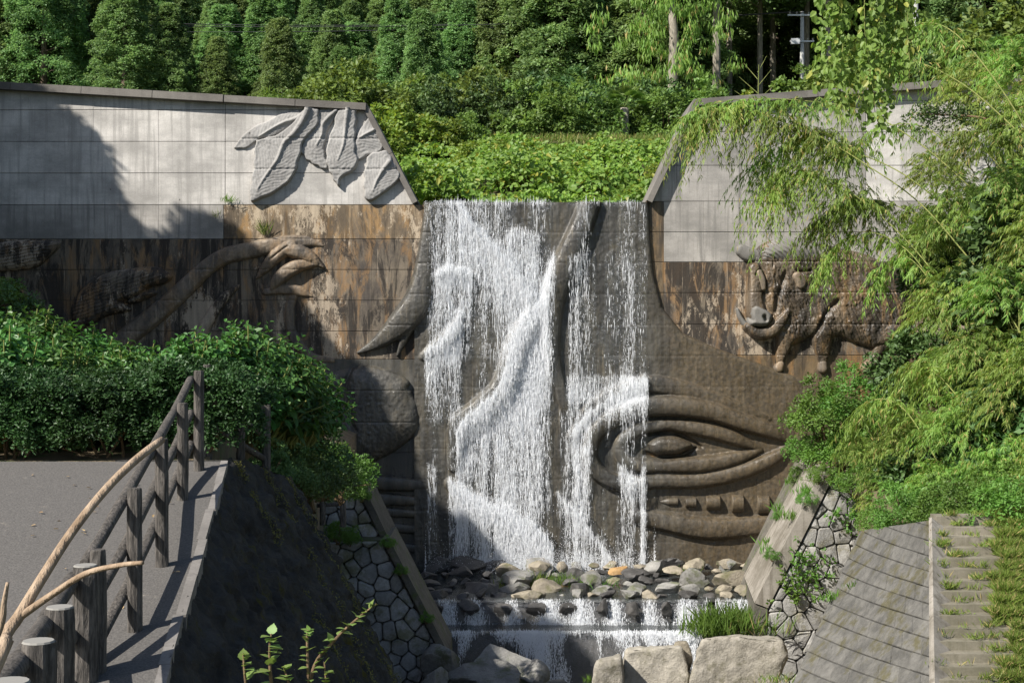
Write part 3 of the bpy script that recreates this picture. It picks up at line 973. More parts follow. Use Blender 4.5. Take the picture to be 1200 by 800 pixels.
FC.carve([(756, 530), (775, 536), (800, 532), (815, 524)], [2, 2.8, 2.5, 1], .18)
FC.tube([(745, 604), (780, 610), (815, 617), (850, 618), (905, 612)], [10, 12, 13, 13, 11], .85, .10)
# ridges under the falling water
FC.tube([(538, 242), (560, 270), (590, 300), (622, 348)], [4, 6, 8, 9], .7, .12)
FC.tube([(642, 352), (612, 385), (598, 425), (586, 455), (560, 480), (538, 498), (532, 545)], [9, 12, 13, 13, 13, 12, 8], .7, .12)
FC.tube([(496, 418), (516, 402), (532, 386), (540, 368)], [5, 8, 8, 4], .7, .12)
FC.tube([(508, 322), (530, 317), (556, 323)], [4, 7, 4], .6, .12)
FC.tube([(528, 566), (560, 590), (600, 610), (632, 634), (652, 662)], [8, 13, 16, 16, 12], .7, .10)
FC.tube([(655, 580), (690, 615), (715, 655)], [6, 9, 9], .6, .1)
FC.joints([273, 309, 345, 381, 417, 453, 489, 525, 561, 598, 634], .010)
FC.h += .02 * (fbm(FC.X * .08, FC.Y * .08, 21) - .5)
FC.rough(.012, .35, 5)
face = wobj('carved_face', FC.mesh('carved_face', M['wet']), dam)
carve_part('eyeball', face, 750, 818, 503, 540, lambda r: r.poly([(757, 519), (768, 511), (785, 509), (800, 513), (811, 521), (798, 531), (780, 533), (765, 531)], .42, 9).rough(.01), M['wet'])


def _lash(r, xa, xb, y, rad):
    d = np.abs(r.Y - y); rr = rad * (np.clip((r.X - xa) / 14, .15, 1) if xa < 790 else 1)
    r.h = np.where((r.X > xa) & (r.X < xb) & (d < rr), .12 + 1.0 * np.sqrt(np.clip(rr ** 2 - d ** 2, 0, None)) / S, r.h)


for (xa, xb, y, r) in ((769, 794, 587, 4.5), (802, 815, 588, 6.2), (826, 843, 588, 8.5), (856, 870, 589, 10.5), (886, 900, 590, 11)):
    carve_part('lash_stub', face, xa - 3, xb + 3, y - 14, y + 14, lambda q, xa=xa, xb=xb, y=y, r=r: _lash(q, xa, xb, y, r), M['wet'])

# ------------------------------------------------------------------ waterfall
wx = np.arange(488, 770, 1.1); wy = np.arange(236, 664, 1.1)
WX, WY = np.meshgrid(wx, wy)
def sample_h(X, Y):
    i = np.clip(np.round((X - FC.xs[0]) / 1.15).astype(int), 0, len(FC.xs) - 1); j = np.clip(np.round((Y - FC.ys[0]) / 1.15).astype(int), 0, len(FC.ys) - 1)
    return np.clip(FC.h[j, i], 0, 1)


def blur(a, k, axis):
    c = np.cumsum(np.pad(a, [(k, k) if ax == axis else (0, 0) for ax in range(2)], mode='edge'), axis=axis)
    n = a.shape[axis]
    hi = np.take(c, np.arange(2 * k, 2 * k + n) , axis=axis); lo = np.take(c, np.arange(0, n), axis=axis)
    return (hi - lo) / (2 * k)


HW0 = sample_h(WX, WY)
# water thrown forward by a ridge stays out for a while as it falls
HW = HW0.copy()
for j in range(1, HW.shape[0]): HW[j] = np.maximum(HW[j], HW[j - 1] - .008)
HW = blur(blur(HW, 3, 0), 2, 1)
HW = np.maximum(HW, HW0 + .02)

D = np.zeros(WX.shape)
colx = .5 * vnoise(WX / 9., WX * 0 + 1, 31) + .3 * vnoise(WX / 3.3 + WY / 300., WY / 160., 32) + .2 * vnoise(WX / 1.7, WY / 40., 33)


def reg(x0, x1, y0, y1, s=8):
    return sm((WX - x0) / s + .5) * sm((x1 - WX) / s + .5) * sm((WY - y0) / s + .5) * sm((y1 - WY) / s + .5)


D += .325 * reg(497, 646, 230, 700, 10) + .39 * reg(662, 757, 236, 470, 10) + .34 * reg(655, 757, 440, 700, 8)
D += .20 * reg(515, 590, 236, 330, 30) + .22 * reg(575, 648, 400, 700, 40) + .22 * reg(600, 655, 300, 480, 30)
D -= .20 * reg(586, 622, 232, 272, 12) + .10 * reg(690, 756, 236, 300, 20)
D -= .26 * reg(486, 530, 495, 700, 18) + .18 * reg(540, 590, 420, 475, 14) + .12 * reg(500, 540, 420, 520, 14)
D -= .36 * reg(652, 680, 232, 300, 10) + .36 * reg(654, 666, 340, 480, 5)
D -= .34 * reg(480, 500, 300, 700, 8) * (1 - reg(480, 520, 236, 300)) + .12 * reg(700, 757, 490, 560, 14)
D += .68 * (colx - .5)


def fall(pts, A_, L, up=3.0):
    global D
    p = catmull(pts, 6); o = np.argsort(p[:, 0]); xs, ys = p[o, 0], p[o, 1]
    y = np.interp(WX, xs, ys); inx = sm((WX - xs[0]) / 4 + .5) * sm((xs[-1] - WX) / 4 + .5)
    dy = WY - y + 4 * (vnoise(WX / 4., WY * 0, 77) - .5)
    D += 1.4 * A_ * inx * np.where(dy > 0, np.exp(-dy / (L * (.5 + colx))), np.exp(dy / up))


fall([(538, 240), (560, 268), (590, 300), (622, 346)], .52, 38)
fall([(511, 321), (530, 316), (554, 321)], .50, 34)
fall([(497, 412), (515, 401), (530, 385), (540, 366)], .5, 45)
fall([(536, 505), (545, 490), (562, 476), (580, 460), (590, 440), (597, 412), (606, 390), (620, 370), (642, 350)], .55, 60)
fall([(594, 274), (612, 270), (634, 276)], .30, 28)
fall([(622, 372), (636, 335), (650, 292)], .50, 45)
fall([(670, 508), (688, 484), (720, 465), (758, 444)], .5, 26)
fall([(526, 560), (548, 574), (575, 590), (602, 602), (628, 616), (648, 640)], .6, 42)
fall([(652, 578), (672, 596), (692, 620), (715, 652)], .42, 30)
fall([(500, 545), (512, 548)], .35, 50)
fall([(722, 540), (740, 556), (752, 560)], .35, 22)
D += .45 * reg(750, 756, 545, 665, 3) + .25 * reg(675, 692, 520, 610, 8) + .2 * reg(545, 556, 490, 560, 6)
D += .35 * sm((WY - 640) / 24) * reg(560, 740, 600, 700, 40)
D += .22 * reg(505, 750, 234, 241, 5)
D *= .62 + .76 * fbm(WX / 13., WY / 34., 91, 4)
D = np.clip((D - .20) * 1.32, 0, 1.1) * sm((760 + 5 * vnoise(WX * 0, WY / 12., 8) - WX) / 3)
n1 = len(wx); i = (np.arange(len(wy) - 1)[:, None] * n1 + np.arange(n1 - 1)[None, :]).ravel()
keep = np.maximum.reduce([D[:-1, :-1], D[1:, :-1], D[:-1, 1:], D[1:, 1:]]).ravel() > .03
i = i[keep]
v = np.stack([(WX - 600) / S, DY - HW - .05 - .03 * D, CZ + (400 - WY) / S], -1).reshape(-1, 3)
f = np.stack([i, i + n1, i + n1 + 1, i + 1], 1)
used = np.unique(f); re_ = np.zeros(len(v), np.int32); re_[used] = np.arange(len(used))
me = np_mesh('waterfall', v[used], re_[f], M['fall'], True)
at = me.attributes.new('foam', 'FLOAT', 'POINT'); at.data.foreach_set('value', D.ravel()[used].astype(np.float32))
fallo = tag(obj('waterfall', me), kind='structure')

# drops and splashes thrown clear of the sheet: nobody could count them
def drops(name, pos, size, stretch=1.0):
    n = len(pos); base = np.array([(1, 0, 0), (-1, 0, 0), (0, 1, 0), (0, -1, 0), (0, 0, 1), (0, 0, -1)], float)
    tri = np.array([(0, 2, 4), (2, 1, 4), (1, 3, 4), (3, 0, 4), (2, 0, 5), (1, 2, 5), (3, 1, 5), (0, 3, 5)])
    sc = np.stack([size, size, size * stretch], -1)
    v = pos[:, None, :] + base[None] * sc[:, None, :]
    f = tri[None] + (np.arange(n) * 6)[:, None, None]
    return np_mesh(name, v.reshape(-1, 3), f.reshape(-1, 3), M['foam'], True)


pd = np.clip(D.ravel() - .03, 0, 1) ** 1.5; pd /= pd.sum()


def strands(name, pos, size, length, slant):
    """thin falling threads of white water: four-sided spindles"""
    n = len(pos); base = np.array([(0, 0, .35), (1, 0, 0), (0, -1, 0), (-1, 0, 0), (0, 0, -.65)], float); tri = np.array([(0, 1, 2), (0, 2, 3), (1, 4, 2), (2, 4, 3)])
    v = base[None] * np.stack([size, size, length], -1)[:, None, :]; v[:, :, 0] += slant[:, None] * v[:, :, 2]; v = pos[:, None] + v
    return np_mesh(name, v.reshape(-1, 3), (tri[None] + (np.arange(n) * 5)[:, None, None]).reshape(-1, 3), M['foam'], False)


k = rng.choice(len(pd), 62000, p=pd); nk = len(k)
jx = rng.normal(0, .6, nk); jy = rng.normal(0, .8, nk)
pos = np.stack([(WX.ravel()[k] + jx - 600) / S, DY - HW.ravel()[k] - .07 - rng.exponential(.035, nk), CZ + (400 - WY.ravel()[k] - jy) / S], -1)
ln_ = np.where(rng.random(nk) < .42, rng.exponential(.16, nk) + .10, rng.exponential(.04, nk) + .015); ln_ = np.minimum(ln_, .7)
tag(obj('water_threads', strands('water_threads', pos, rng.uniform(.0022, .0065, nk) * (1 + .6 * (rng.random(nk) < .10)), ln_, rng.normal(0, .02, nk) + np.where(ln_ < .08, rng.normal(0, .3, nk), 0))), 'white threads of falling water covering the spillway', 'water', kind='stuff')
k = rng.choice(len(pd), 12000, p=pd); off = rng.exponential(.12, len(k)) + .05
pos = np.stack([(WX.ravel()[k] - 600) / S + rng.normal(0, .05, len(k)), DY - HW.ravel()[k] - .06 - off, CZ + (400 - WY.ravel()[k]) / S + rng.normal(0, .05, len(k))], -1)
mb_ = 9000; mx_ = rng.normal(0, 1, mb_) * 55 + rng.choice([575, 615, 640, 700, 735], mb_, p=[.2, .3, .25, .15, .1]); mx_ = np.clip(mx_, 500, 765)
pos = np.concatenate([pos, np.stack([(mx_ - 600) / S, DY - .35 - np.abs(rng.normal(0, .35, mb_)), CZ - 7.32 + rng.exponential(.30, mb_)], -1)])
k = np.arange(len(pos))
tag(obj('water_spray', drops('water_spray', pos, rng.uniform(.003, .010, len(k)), 1.6)), 'white drops and spray flying off the waterfall', 'spray', kind='stuff')

# ------------------------------------------------------------------ ramp, its wall and fences
def ramp_z(Y): return CZ - 1.35 - (16 - Y) * .155
def edge_x(Y): return -2.41 - (Y - 9.7) * .132


def ramp_mesh():
    ys = np.linspace(1.0, 16.0, 40); t = np.linspace(0, 1, 40)
    X = np.empty((40, 40)); Y = np.repeat(ys[:, None], 40, 1)
    for j, y in enumerate(ys): X[j] = -16 + (edge_x(y) + 16) * t
    Z = ramp_z(Y) + .012 * (fbm(X * 1.3, Y * 1.3, 3) - .5) * (t < .999)
    v = np.stack([X, Y, Z], -1).reshape(-1, 3); i = (np.arange(39)[:, None] * 40 + np.arange(39)[None, :]).ravel()
    return np_mesh('ramp_road', v, np.stack([i, i + 1, i + 41, i + 40], 1), M['asphalt'], True)


struct('ramp_road', ramp_mesh())

rw = thing('ramp_retaining_wall', (-1.5, 14, CZ - 10), 'dark rough battered retaining wall with yellow moss lines under the fenced ramp', 'wall')
top = [(edge_x(1.0), 1.0, ramp_z(1.0)), (edge_x(8), 8, ramp_z(8)), (edge_x(15.8), 15.8, ramp_z(15.8)), tuple(P(268, 536, 16.2)), tuple(P(302, 545, 17.2)), tuple(P(340, 560, 18.4)), tuple(P(346, 570, 18.8))]
tp = np.array(top); L = np.concatenate([[0], np.cumsum(np.linalg.norm(np.diff(tp, axis=0), axis=1))])
ts = np.linspace(0, L[-1], 420); T = np.stack([np.interp(ts, L, tp[:, k]) for k in range(3)], -1)
dep = np.linspace(0, 1, 150) ** 1.15 * 7.0
V = np.empty((420, 150, 3)); V[..., 0] = T[:, None, 0] + .526 * dep[None]; V[..., 1] = T[:, None, 1] - .06 * dep[None]; V[..., 2] = T[:, None, 2] - dep[None]
rough = .10 * (fbm(ts[:, None] * 5 + 0 * dep, dep[None] * 5 + 0 * ts[:, None], 5, 4) - .5) + .05 * np.abs(((dep[None] * 3.2 + .5 * np.sin(ts[:, None] * 4)) % 1) - .5)
for yj in (16.35, 17.3, 18.2):            # grooves between the wall's bays
    rough = rough - .10 * np.exp(-((T[:, None, 1] - yj) / .035) ** 2)
rough = rough * np.minimum(1, .3 + dep[None] * 3)
rough = rough + .09 * (fbm(ts[:, None] * 11 + 0 * dep, dep[None] * 11 + 0 * ts[:, None], 25, 2) - .5) + .05 * (vnoise(ts[:, None] * 7 + 0 * dep, dep[None] * 9 + 0 * ts[:, None], 15) > .55) * np.minimum(1, dep[None] * 2)
V[..., 0] += rough * .88; V[..., 2] += rough * .46
i = (np.arange(419)[:, None] * 150 + np.arange(149)[None, :]).ravel()
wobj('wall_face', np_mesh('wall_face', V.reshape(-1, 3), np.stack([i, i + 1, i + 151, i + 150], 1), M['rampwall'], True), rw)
b = MB(); w0 = int(np.argmin(np.abs(T[:, 1] - 15.7))); cp = [V[k_, 0] for k_ in range(w0, 420, 8)]
b.add([tuple(q) for q in cp] + [(q[0] - 1.3, q[1] + .2, q[2] - .01) for q in cp], [(k_, k_ + 1, len(cp) + k_ + 1, len(cp) + k_) for k_ in range(len(cp) - 1)]); wobj('wall_top', b.mesh('wall_top', M['rampwall']), rw)
b = MB()                                    # end of the wall, turned to the river
e0 = V[-1, 0]; e1 = V[-1, -1]
b.add([e0, e1, (e1[0] - 3.6, e1[1] + .6, e1[2]), (e0[0] - 1.2, e0[1] + .6, e0[2])], [(0, 1, 2, 3)])
wobj('wall_end', b.mesh('wall_end', M['rampwall']), rw)
b = MB()
kerb = [(edge_x(y), y) for y in np.linspace(1, 16, 16)]
for (xa, ya), (xb, yb) in zip(kerb[:-1], kerb[1:]):
    j = random.uniform(-.012, .012)
    q = MB(); q.hexa([(xa - .03 + j, ya + .006, ramp_z(ya) - .25), (xa + .05 + j, ya + .006, ramp_z(ya) - .25), (xb + .05 + j, yb - .006, ramp_z(yb) - .25), (xb - .03 + j, yb - .006, ramp_z(yb) - .25)],
                     [(xa - .03 + j, ya + .006, ramp_z(ya) + .012), (xa + .05 + j, ya + .006, ramp_z(ya) + .012), (xb + .05 + j, yb - .006, ramp_z(yb) + .012), (xb - .03 + j, yb - .006, ramp_z(yb) + .012)])
    wobj('edge_stone', q.mesh('edge_stone', M['kerb']), rw)


def rough_tube(a, c, r, n=14, seg=14, seed=0, knots=True):
    """log-like bar with a grooved surface"""
    rs = random.Random(seed); a = Vector(a); c = Vector(c); d = (c - a); l = d.length; d.normalize()
    u = d.orthogonal().normalized(); w = d.cross(u); mb = MB(); v = []; f = []
    ph = [rs.uniform(0, 6.28) for _ in range(4)]
    for k in range(seg + 1):
        t = k / seg
        for m in range(n):
            an = 2 * math.pi * m / n
            rr = r * (1 + .035 * math.sin(3 * an + ph[0] + 2 * t) + .04 * math.sin(7 * an + ph[1] - 5 * t) + .025 * math.sin(9 * t + ph[2] + an))
            if t > .985 or t < .015: rr *= .93
            v.append(a + d * l * t + (u * math.cos(an) + w * math.sin(an)) * rr)
    for k in range(seg):
        for m in range(n): f.append((k * n + m, k * n + (m + 1) % n, (k + 1) * n + (m + 1) % n, (k + 1) * n + m))
    f.append(tuple(range(n - 1, -1, -1))); f.append(tuple(seg * n + m for m in range(n)))
    mb.add(v, f); return mb


fence = thing('ramp_fence', (-2.9, 11, ramp_z(11)), 'dark imitation log fence with three rails along the edge of the asphalt ramp', 'fence')
posts = [('O', 10, 800, 6.0, .10), ('A', 45, 752, 7.1, .09), ('B', 70, 712, 8.5, .09), ('C', 100, 663, 9.75, .09), ('D', 115, 645, 8.8 + 1.1, .056), ('E', 158, 573, 10.7, .056), ('F', 190, 515, 12.25, .056),
         ('G', 214, 473, 14.4, .056), ('H', 233, 435, 15.6, .056), ('I', 243, 428, 17.2, .056), ('J', 282, 455, 17.9, .056), ('K', 312, 475, 18.5, .056)]
pp = {}
for q, (nm, px, py, Y, r) in enumerate(posts):
    t_ = P(px, py, Y)
    g = ramp_z(Y) if Y < 16 else float(left_z(np.array(t_.x), np.array(Y)))
    if nm in 'JK': g = P(px, 552, Y).z
    po_ = wobj('post', rough_tube((t_.x, Y, g - .15), t_, r, seed=q).mesh('post', M['post'], False), fence)
    cap = MB(); cap.tube([t_ + Vector((0, 0, .001)), t_ + Vector((0, 0, .010))], [r * .9, r * .84], 14)
    link(bpy.data.objects.new('post_cap', cap.mesh('post_cap', M['post_top'] if r > .08 else M['post'])), po_)  # thick posts: light on the top end is painted as a paler disc
    pp[nm] = (t_, g)
for sec in ('OABC', 'DEFGH', 'IJK'):
    for a, c in zip(sec[:-1], sec[1:]):
        (ta, ga), (tc, gc) = pp[a], pp[c]; r = .055 if sec == 'OABC' else .043
        o = Vector((-.09 if sec != 'IJK' else 0, -.0 if sec != 'IJK' else .07, 0))
        for lev in (.09, .46, .80):
            za = ta.z - lev * (1.0 if sec != 'IJK' else .9); zc = tc.z - lev * (1.0 if sec != 'IJK' else .9)
            A1 = Vector((ta.x, ta.y, za)) + o; C1 = Vector((tc.x, tc.y, zc)) + o; dd = (C1 - A1) * .02
            wobj('rail', rough_tube(A1 - dd, C1 + dd, r, 12, 12, seed=hash((a, lev)) % 1000).mesh('rail', M['post'], True), fence)

lf = thing('ledge_fence', P(380, 612, 33.2), 'small log fence half hidden by shrubs on the stone wall ledge', 'fence')
for q, (px, y0, y1) in enumerate(((352, 556, 612), (378, 560, 612), (402, 560, 614))):
    wobj('post', rough_tube(P(px, y1 + 3, 33.2), P(px, y0, 33.2), .07, seed=40 + q).mesh('post', M['post']), lf)
for (y0, y1) in ((569, 567), (594, 590)):
    wobj('rail', rough_tube(P(340, y0, 33.3), P(403, y1, 33.3), .05, seed=50 + y0).mesh('rail', M['post']), lf)

# ------------------------------------------------------------------ stone walls beside the stream
def masonry(region, Y, sp, seed, owner, mat, name='stone'):
    rs = random.Random(seed); xs = [p[0] for p in region]; ys = [p[1] for p in region]; seeds = []
    y = min(ys) - sp; row = 0
    while y < max(ys) + sp:
        x = min(xs) - sp + (row % 2) * sp * .5
        while x < max(xs) + sp:
            seeds.append((x + rs.uniform(-.42, .42) * sp, y + rs.uniform(-.42, .42) * sp)); x += sp
        y += sp * .92; row += 1
    to3 = lambda x, y, o: tuple(P(x, y, Y) + Vector((0, -o, 0)))
    for a in seeds:
        if not (min(xs) - sp < a[0] < max(xs) + sp and min(ys) - sp < a[1] < max(ys) + sp): continue
        p = [(a[0] - 3 * sp, a[1] - 3 * sp), (a[0] + 3 * sp, a[1] - 3 * sp), (a[0] + 3 * sp, a[1] + 3 * sp), (a[0] - 3 * sp, a[1] + 3 * sp)]
        for c in seeds:
            dx, dy = c[0] - a[0], c[1] - a[1]; d2 = dx * dx + dy * dy
            if d2 < 1e-6 or d2 > 16 * sp * sp: continue
            mx, my = (a[0] + c[0]) / 2, (a[1] + c[1]) / 2
            p = clip_poly(p, (mx - -dy, my - dx), (mx + -dy, my + dx)) if (( -dy * 2) * (a[1] - (my - dx)) - (2 * dx) * (a[0] - (mx + dy))) >= 0 else clip_poly(p, (mx + -dy, my + dx), (mx - -dy, my - dx))
            if len(p) < 3: break
        if len(p) < 3: continue
        p = clip_to(p, region)
        if len(p) < 3 or abs(area(p)) < 25: continue
        p = inset(p, .5)
        if len(p) < 3 or abs(area(p)) < 18: continue
        # round the corners by clipping each one
        q = []
        n = len(p)
        for i_ in range(n):
            p0, p1, p2 = p[i_ - 1], p[i_], p[(i_ + 1) % n]
            q.append((p1[0] + (p0[0] - p1[0]) * .14, p1[1] + (p0[1] - p1[1]) * .14)); q.append((p1[0] + (p2[0] - p1[0]) * .14, p1[1] + (p2[1] - p1[1]) * .14))
        o = rs.uniform(.0, .05)
        me = prism(q, lambda x, y, d: to3(x, y, d + o), .16, .9, .035, name, mat, bulge=rs.uniform(.01, .03))
        if me: wobj(name, me, owner)


def backing(name, region, Y, owner, mat, y1, front=.10):
    b = MB(); n = len(region); lo = [P(x, y, Y) + Vector((0, front, 0)) for x, y in region]; hi = [Vector((q.x, y1, q.z)) for q in lo]
    b.add(lo + hi, [tuple(range(n)), tuple(range(2 * n - 1, n - 1, -1))] + [(k, (k + 1) % n, n + (k + 1) % n, n + k) for k in range(n)])
    return wobj(name, b.mesh(name, mat), owner)


sl = thing('stone_wall', P(450, 780, 34.5), 'shaded dark-jointed stone wall in two tiers below the mossy retaining wall', 'wall')
lowr = [(372, 634), (446, 634), (515, 764), (520, 872), (372, 872)]
upr = [(345, 574), (418, 574), (447, 632), (345, 632)]
masonry(lowr, 34.5, 19, 5, sl, M['masonry_dark']); masonry(upr, 35.2, 19, 6, sl, M['masonry_dark'])
backing('mortar_bed', [(365, 633), (447, 633), (517, 764), (522, 872), (365, 872)], 34.5, sl, M['mortar'], 36.6)
backing('mortar_bed', [(335, 572), (420, 572), (449, 631), (335, 631)], 35.2, sl, M['mortar'], 36.5)
for (x0, y0, x1, y1, Y) in ((418.5, 570, 447, 629, 35.2), (448, 631, 517, 764, 34.5), (517.2, 765, 522, 872, 34.5)):
    q = MB(); a = P(x0, y0, Y); c = P(x1, y1, Y)
    q.hexa([a + Vector((0, -.12, 0)), a + Vector((.17, -.12, .03)), c + Vector((.17, -.12, .03)), c + Vector((0, -.12, 0))], [a + Vector((0, 2, 0)), a + Vector((.17, 2, .03)), c + Vector((.17, 2, .03)), c + Vector((0, 2, 0))])
    wobj('edge_coping', q.mesh('edge_coping', M['mortar']), sl)

sr = thing('stone_wall', P(930, 780, 38), 'pale sunlit stone wall with concrete edge beside the carved eye', 'wall')
regR = [(977, 561), (1045, 575), (1045, 690), (965, 850), (891, 850), (901, 714)]
masonry(regR, 38, 20, 8, sr, M['masonry'])
backing('mortar_bed', [(975, 559), (1048, 574), (1048, 690), (968, 852), (888, 852), (899, 714)], 38, sr, M['mortar'], 43)
q = MB(); q.hexa([P(961, 556, 37.95), P(976, 559, 37.95), P(900, 712, 37.95), P(884, 706, 37.95)], [P(961, 556, 37.95) + Vector((.5, 5, 0)), P(976, 559, 37.95) + Vector((.4, 5, 0)), P(900, 712, 37.95) + Vector((.4, 5, 0)), P(884, 706, 37.95) + Vector((.5, 5, 0))])
wobj('edge_coping', q.mesh('edge_coping', M['strip']), sr)
q = MB(); q.hexa([P(884, 708, 37.97), P(899.5, 713.5, 37.97), P(890, 852, 37.97), P(874, 852, 37.97)], [P(884, 708, 37.97) + Vector((.5, 5, 0)), P(899.5, 713.5, 37.97) + Vector((.4, 5, 0)), P(890, 852, 37.97) + Vector((.4, 5, 0)), P(874, 852, 37.97) + Vector((.5, 5, 0))])
wobj('edge_coping', q.mesh('edge_coping', M['mortar']), sr)
# battered side slab between that wall and the dam
q = MB(); q.hexa([P(938, 543, 45.8), P(962, 543, 45.8), P(950, 668, 45.8), P(882, 668, 45.8)], [P(952, 548, 41.5), P(980, 548, 41.5), P(935, 700, 41.5), P(887, 694, 41.5)])
wobj('side_slab', q.mesh('side_slab', M['strip']), sr)

# ------------------------------------------------------------------ block-faced slope and stairs on the right
A0 = P(1008, 621, 30.5); B0 = P(1091, 608, 26.2); A1 = P(928, 803, 26.5); B1 = P(1092, 803, 22.3)
A2 = A0 + (A1 - A0) * 2.0; B2 = B0 + (B1 - B0) * 2.0
nrm = (A2 - A0).cross(B0 - A0).normalized()
if nrm.z < 0: nrm = -nrm


def slope_pt(u, v_, out):
    return tuple(A0 * (1 - u) * (1 - v_) + B0 * u * (1 - v_) + A2 * (1 - u) * v_ + B2 * u * v_ + nrm * out)


bs = thing('block_slope', (A1 + B1) / 2, 'grey concrete block bank slope between the pale stone wall and the stairs', 'slope')
rs = random.Random(3)
nu, nv = 7, 20
for r_ in range(-8, nv):
    for c_ in range(-1, nu + 1):
        u0 = (c_ + (.5 if r_ % 2 else 0)) / nu; u1 = u0 + 1 / nu; sk = .18
        p = [(u0, (r_ + sk * nu * u0 * 2) / nv), (u1, (r_ + sk * nu * u1 * 2) / nv), (u1, (r_ + 1 + sk * nu * u1 * 2) / nv), (u0, (r_ + 1 + sk * nu * u0 * 2) / nv)]
        p = [(x * 100, y * 100) for x, y in p]
        p = clip_to(p, [(0, 0), (100, 0), (100, 100), (0, 100)])
        if len(p) < 3 or abs(area(p)) < 8: continue
        p = inset(p, .045)
        if len(p) < 3: continue
        o = rs.uniform(-.008, .008)
        ti = rs.uniform(-.008, .008)
        me = prism(p, lambda x, y, d: slope_pt(x / 100, y / 100, d + o + ti * (y - p[0][1]) / 6), .9, .22, .016, 'block', M['slab'])
        if me: wobj('block', me, bs)
q = MB(); q.hexa([slope_pt(0, 0, -.5), slope_pt(1, 0, -.5), slope_pt(1, 1, -.5), slope_pt(0, 1, -.5)], [slope_pt(0, 0, -1.2), slope_pt(1, 0, -1.2), slope_pt(1, 1, -1.2), slope_pt(0, 1, -1.2)])
wobj('backing', q.mesh('backing', M['mortar']), bs)
q = MB(); q.hexa([slope_pt(1.0, 0, .05), slope_pt(1.03, 0, .04), slope_pt(1.03, 1, .04), slope_pt(1.0, 1, .05)], [slope_pt(1.0, 0, -.6), slope_pt(1.03, 0, -.6), slope_pt(1.03, 1, -.6), slope_pt(1.0, 1, -.6)])
wobj('edge_strip', q.mesh('edge_strip', M['strip']), bs)

stx = P(1097, 0, 26.2).x; st = thing('stairs', (stx + .8, 24, CZ - 6), 'weathered concrete stairs overgrown with grass beside the block slope', 'stairs')
z0 = P(1097, 606, 26.2).z
for k_ in range(22):
    yy = 26.3 - .285 * k_; zz = z0 - .148 * k_; xl = stx - (26.2 - yy) * .29; q = MB()
    q.box((xl + random.uniform(0, .02), yy - .02, zz - .30), (xl + 1.65, yy + .40, zz + random.uniform(-.012, .012)))
    wobj('tread', q.mesh('tread', M['tread']), st)

# ------------------------------------------------------------------ boulders
def rock_mesh(seed, sub=3, facets=10, noise=.16, squash=.8):
    rs = np.random.default_rng(seed)
    bm = bmesh.new(); bmesh.ops.create_icosphere(bm, subdivisions=sub, radius=1)
    d = np.array([v.co[:] for v in bm.verts]); d /= np.linalg.norm(d, axis=1)[:, None]
    r = np.full(len(d), 1.15)
    for _ in range(facets):
        n_ = rs.normal(size=3); n_ /= np.linalg.norm(n_); k_ = rs.uniform(.38, .8)
        c = d @ n_; r = np.minimum(r, np.where(c > .05, k_ / np.maximum(c, .05), 9))
    r = r * (1 + noise * (fbm(d[:, 0] * 2.2 + d[:, 2] * 1.7 + seed, d[:, 1] * 2.2 - d[:, 2] * 1.3, seed, 4) - .5) * 2)
    for v_, q in zip(bm.verts, d * r[:, None]): v_.co = (q[0], q[1], q[2] * squash)
    me = bpy.data.meshes.new('rock'); bm.to_mesh(me); bm.free()
    me.polygons.foreach_set("use_smooth", np.ones(len(me.polygons), dtype=bool)); me.set_sharp_from_angle(angle=math.radians(24)); return me


RM = {}
for mk in ('rock_dark', 'rock_grey', 'rock_tan', 'rock_orange', 'block'):
    RM[mk] = []
    for k_ in range(5 if mk != 'rock_orange' else 2):
        me = rock_mesh(100 + k_ + len(RM) * 10, 3); me.materials.append(M[mk]); RM[mk].append(me)


def rock(px, py, Y, w, h, mat, label, group=None, name='boulder', d=None, rot=None, mesh=None):
    """w, h: half sizes in picture units at that depth"""
    k_ = Y / F; o = bpy.data.objects.new(name, mesh or random.choice(RM[mat])); link(o)
    o.location = P(px, py, Y); o.scale = (w * k_, (d or w * .8) * k_, h * k_ / .8)
    o.rotation_euler = (random.uniform(-.15, .15), random.uniform(-.12, .12), rot if rot is not None else random.uniform(0, 6.28))
    return tag(o, label, 'boulder', group)


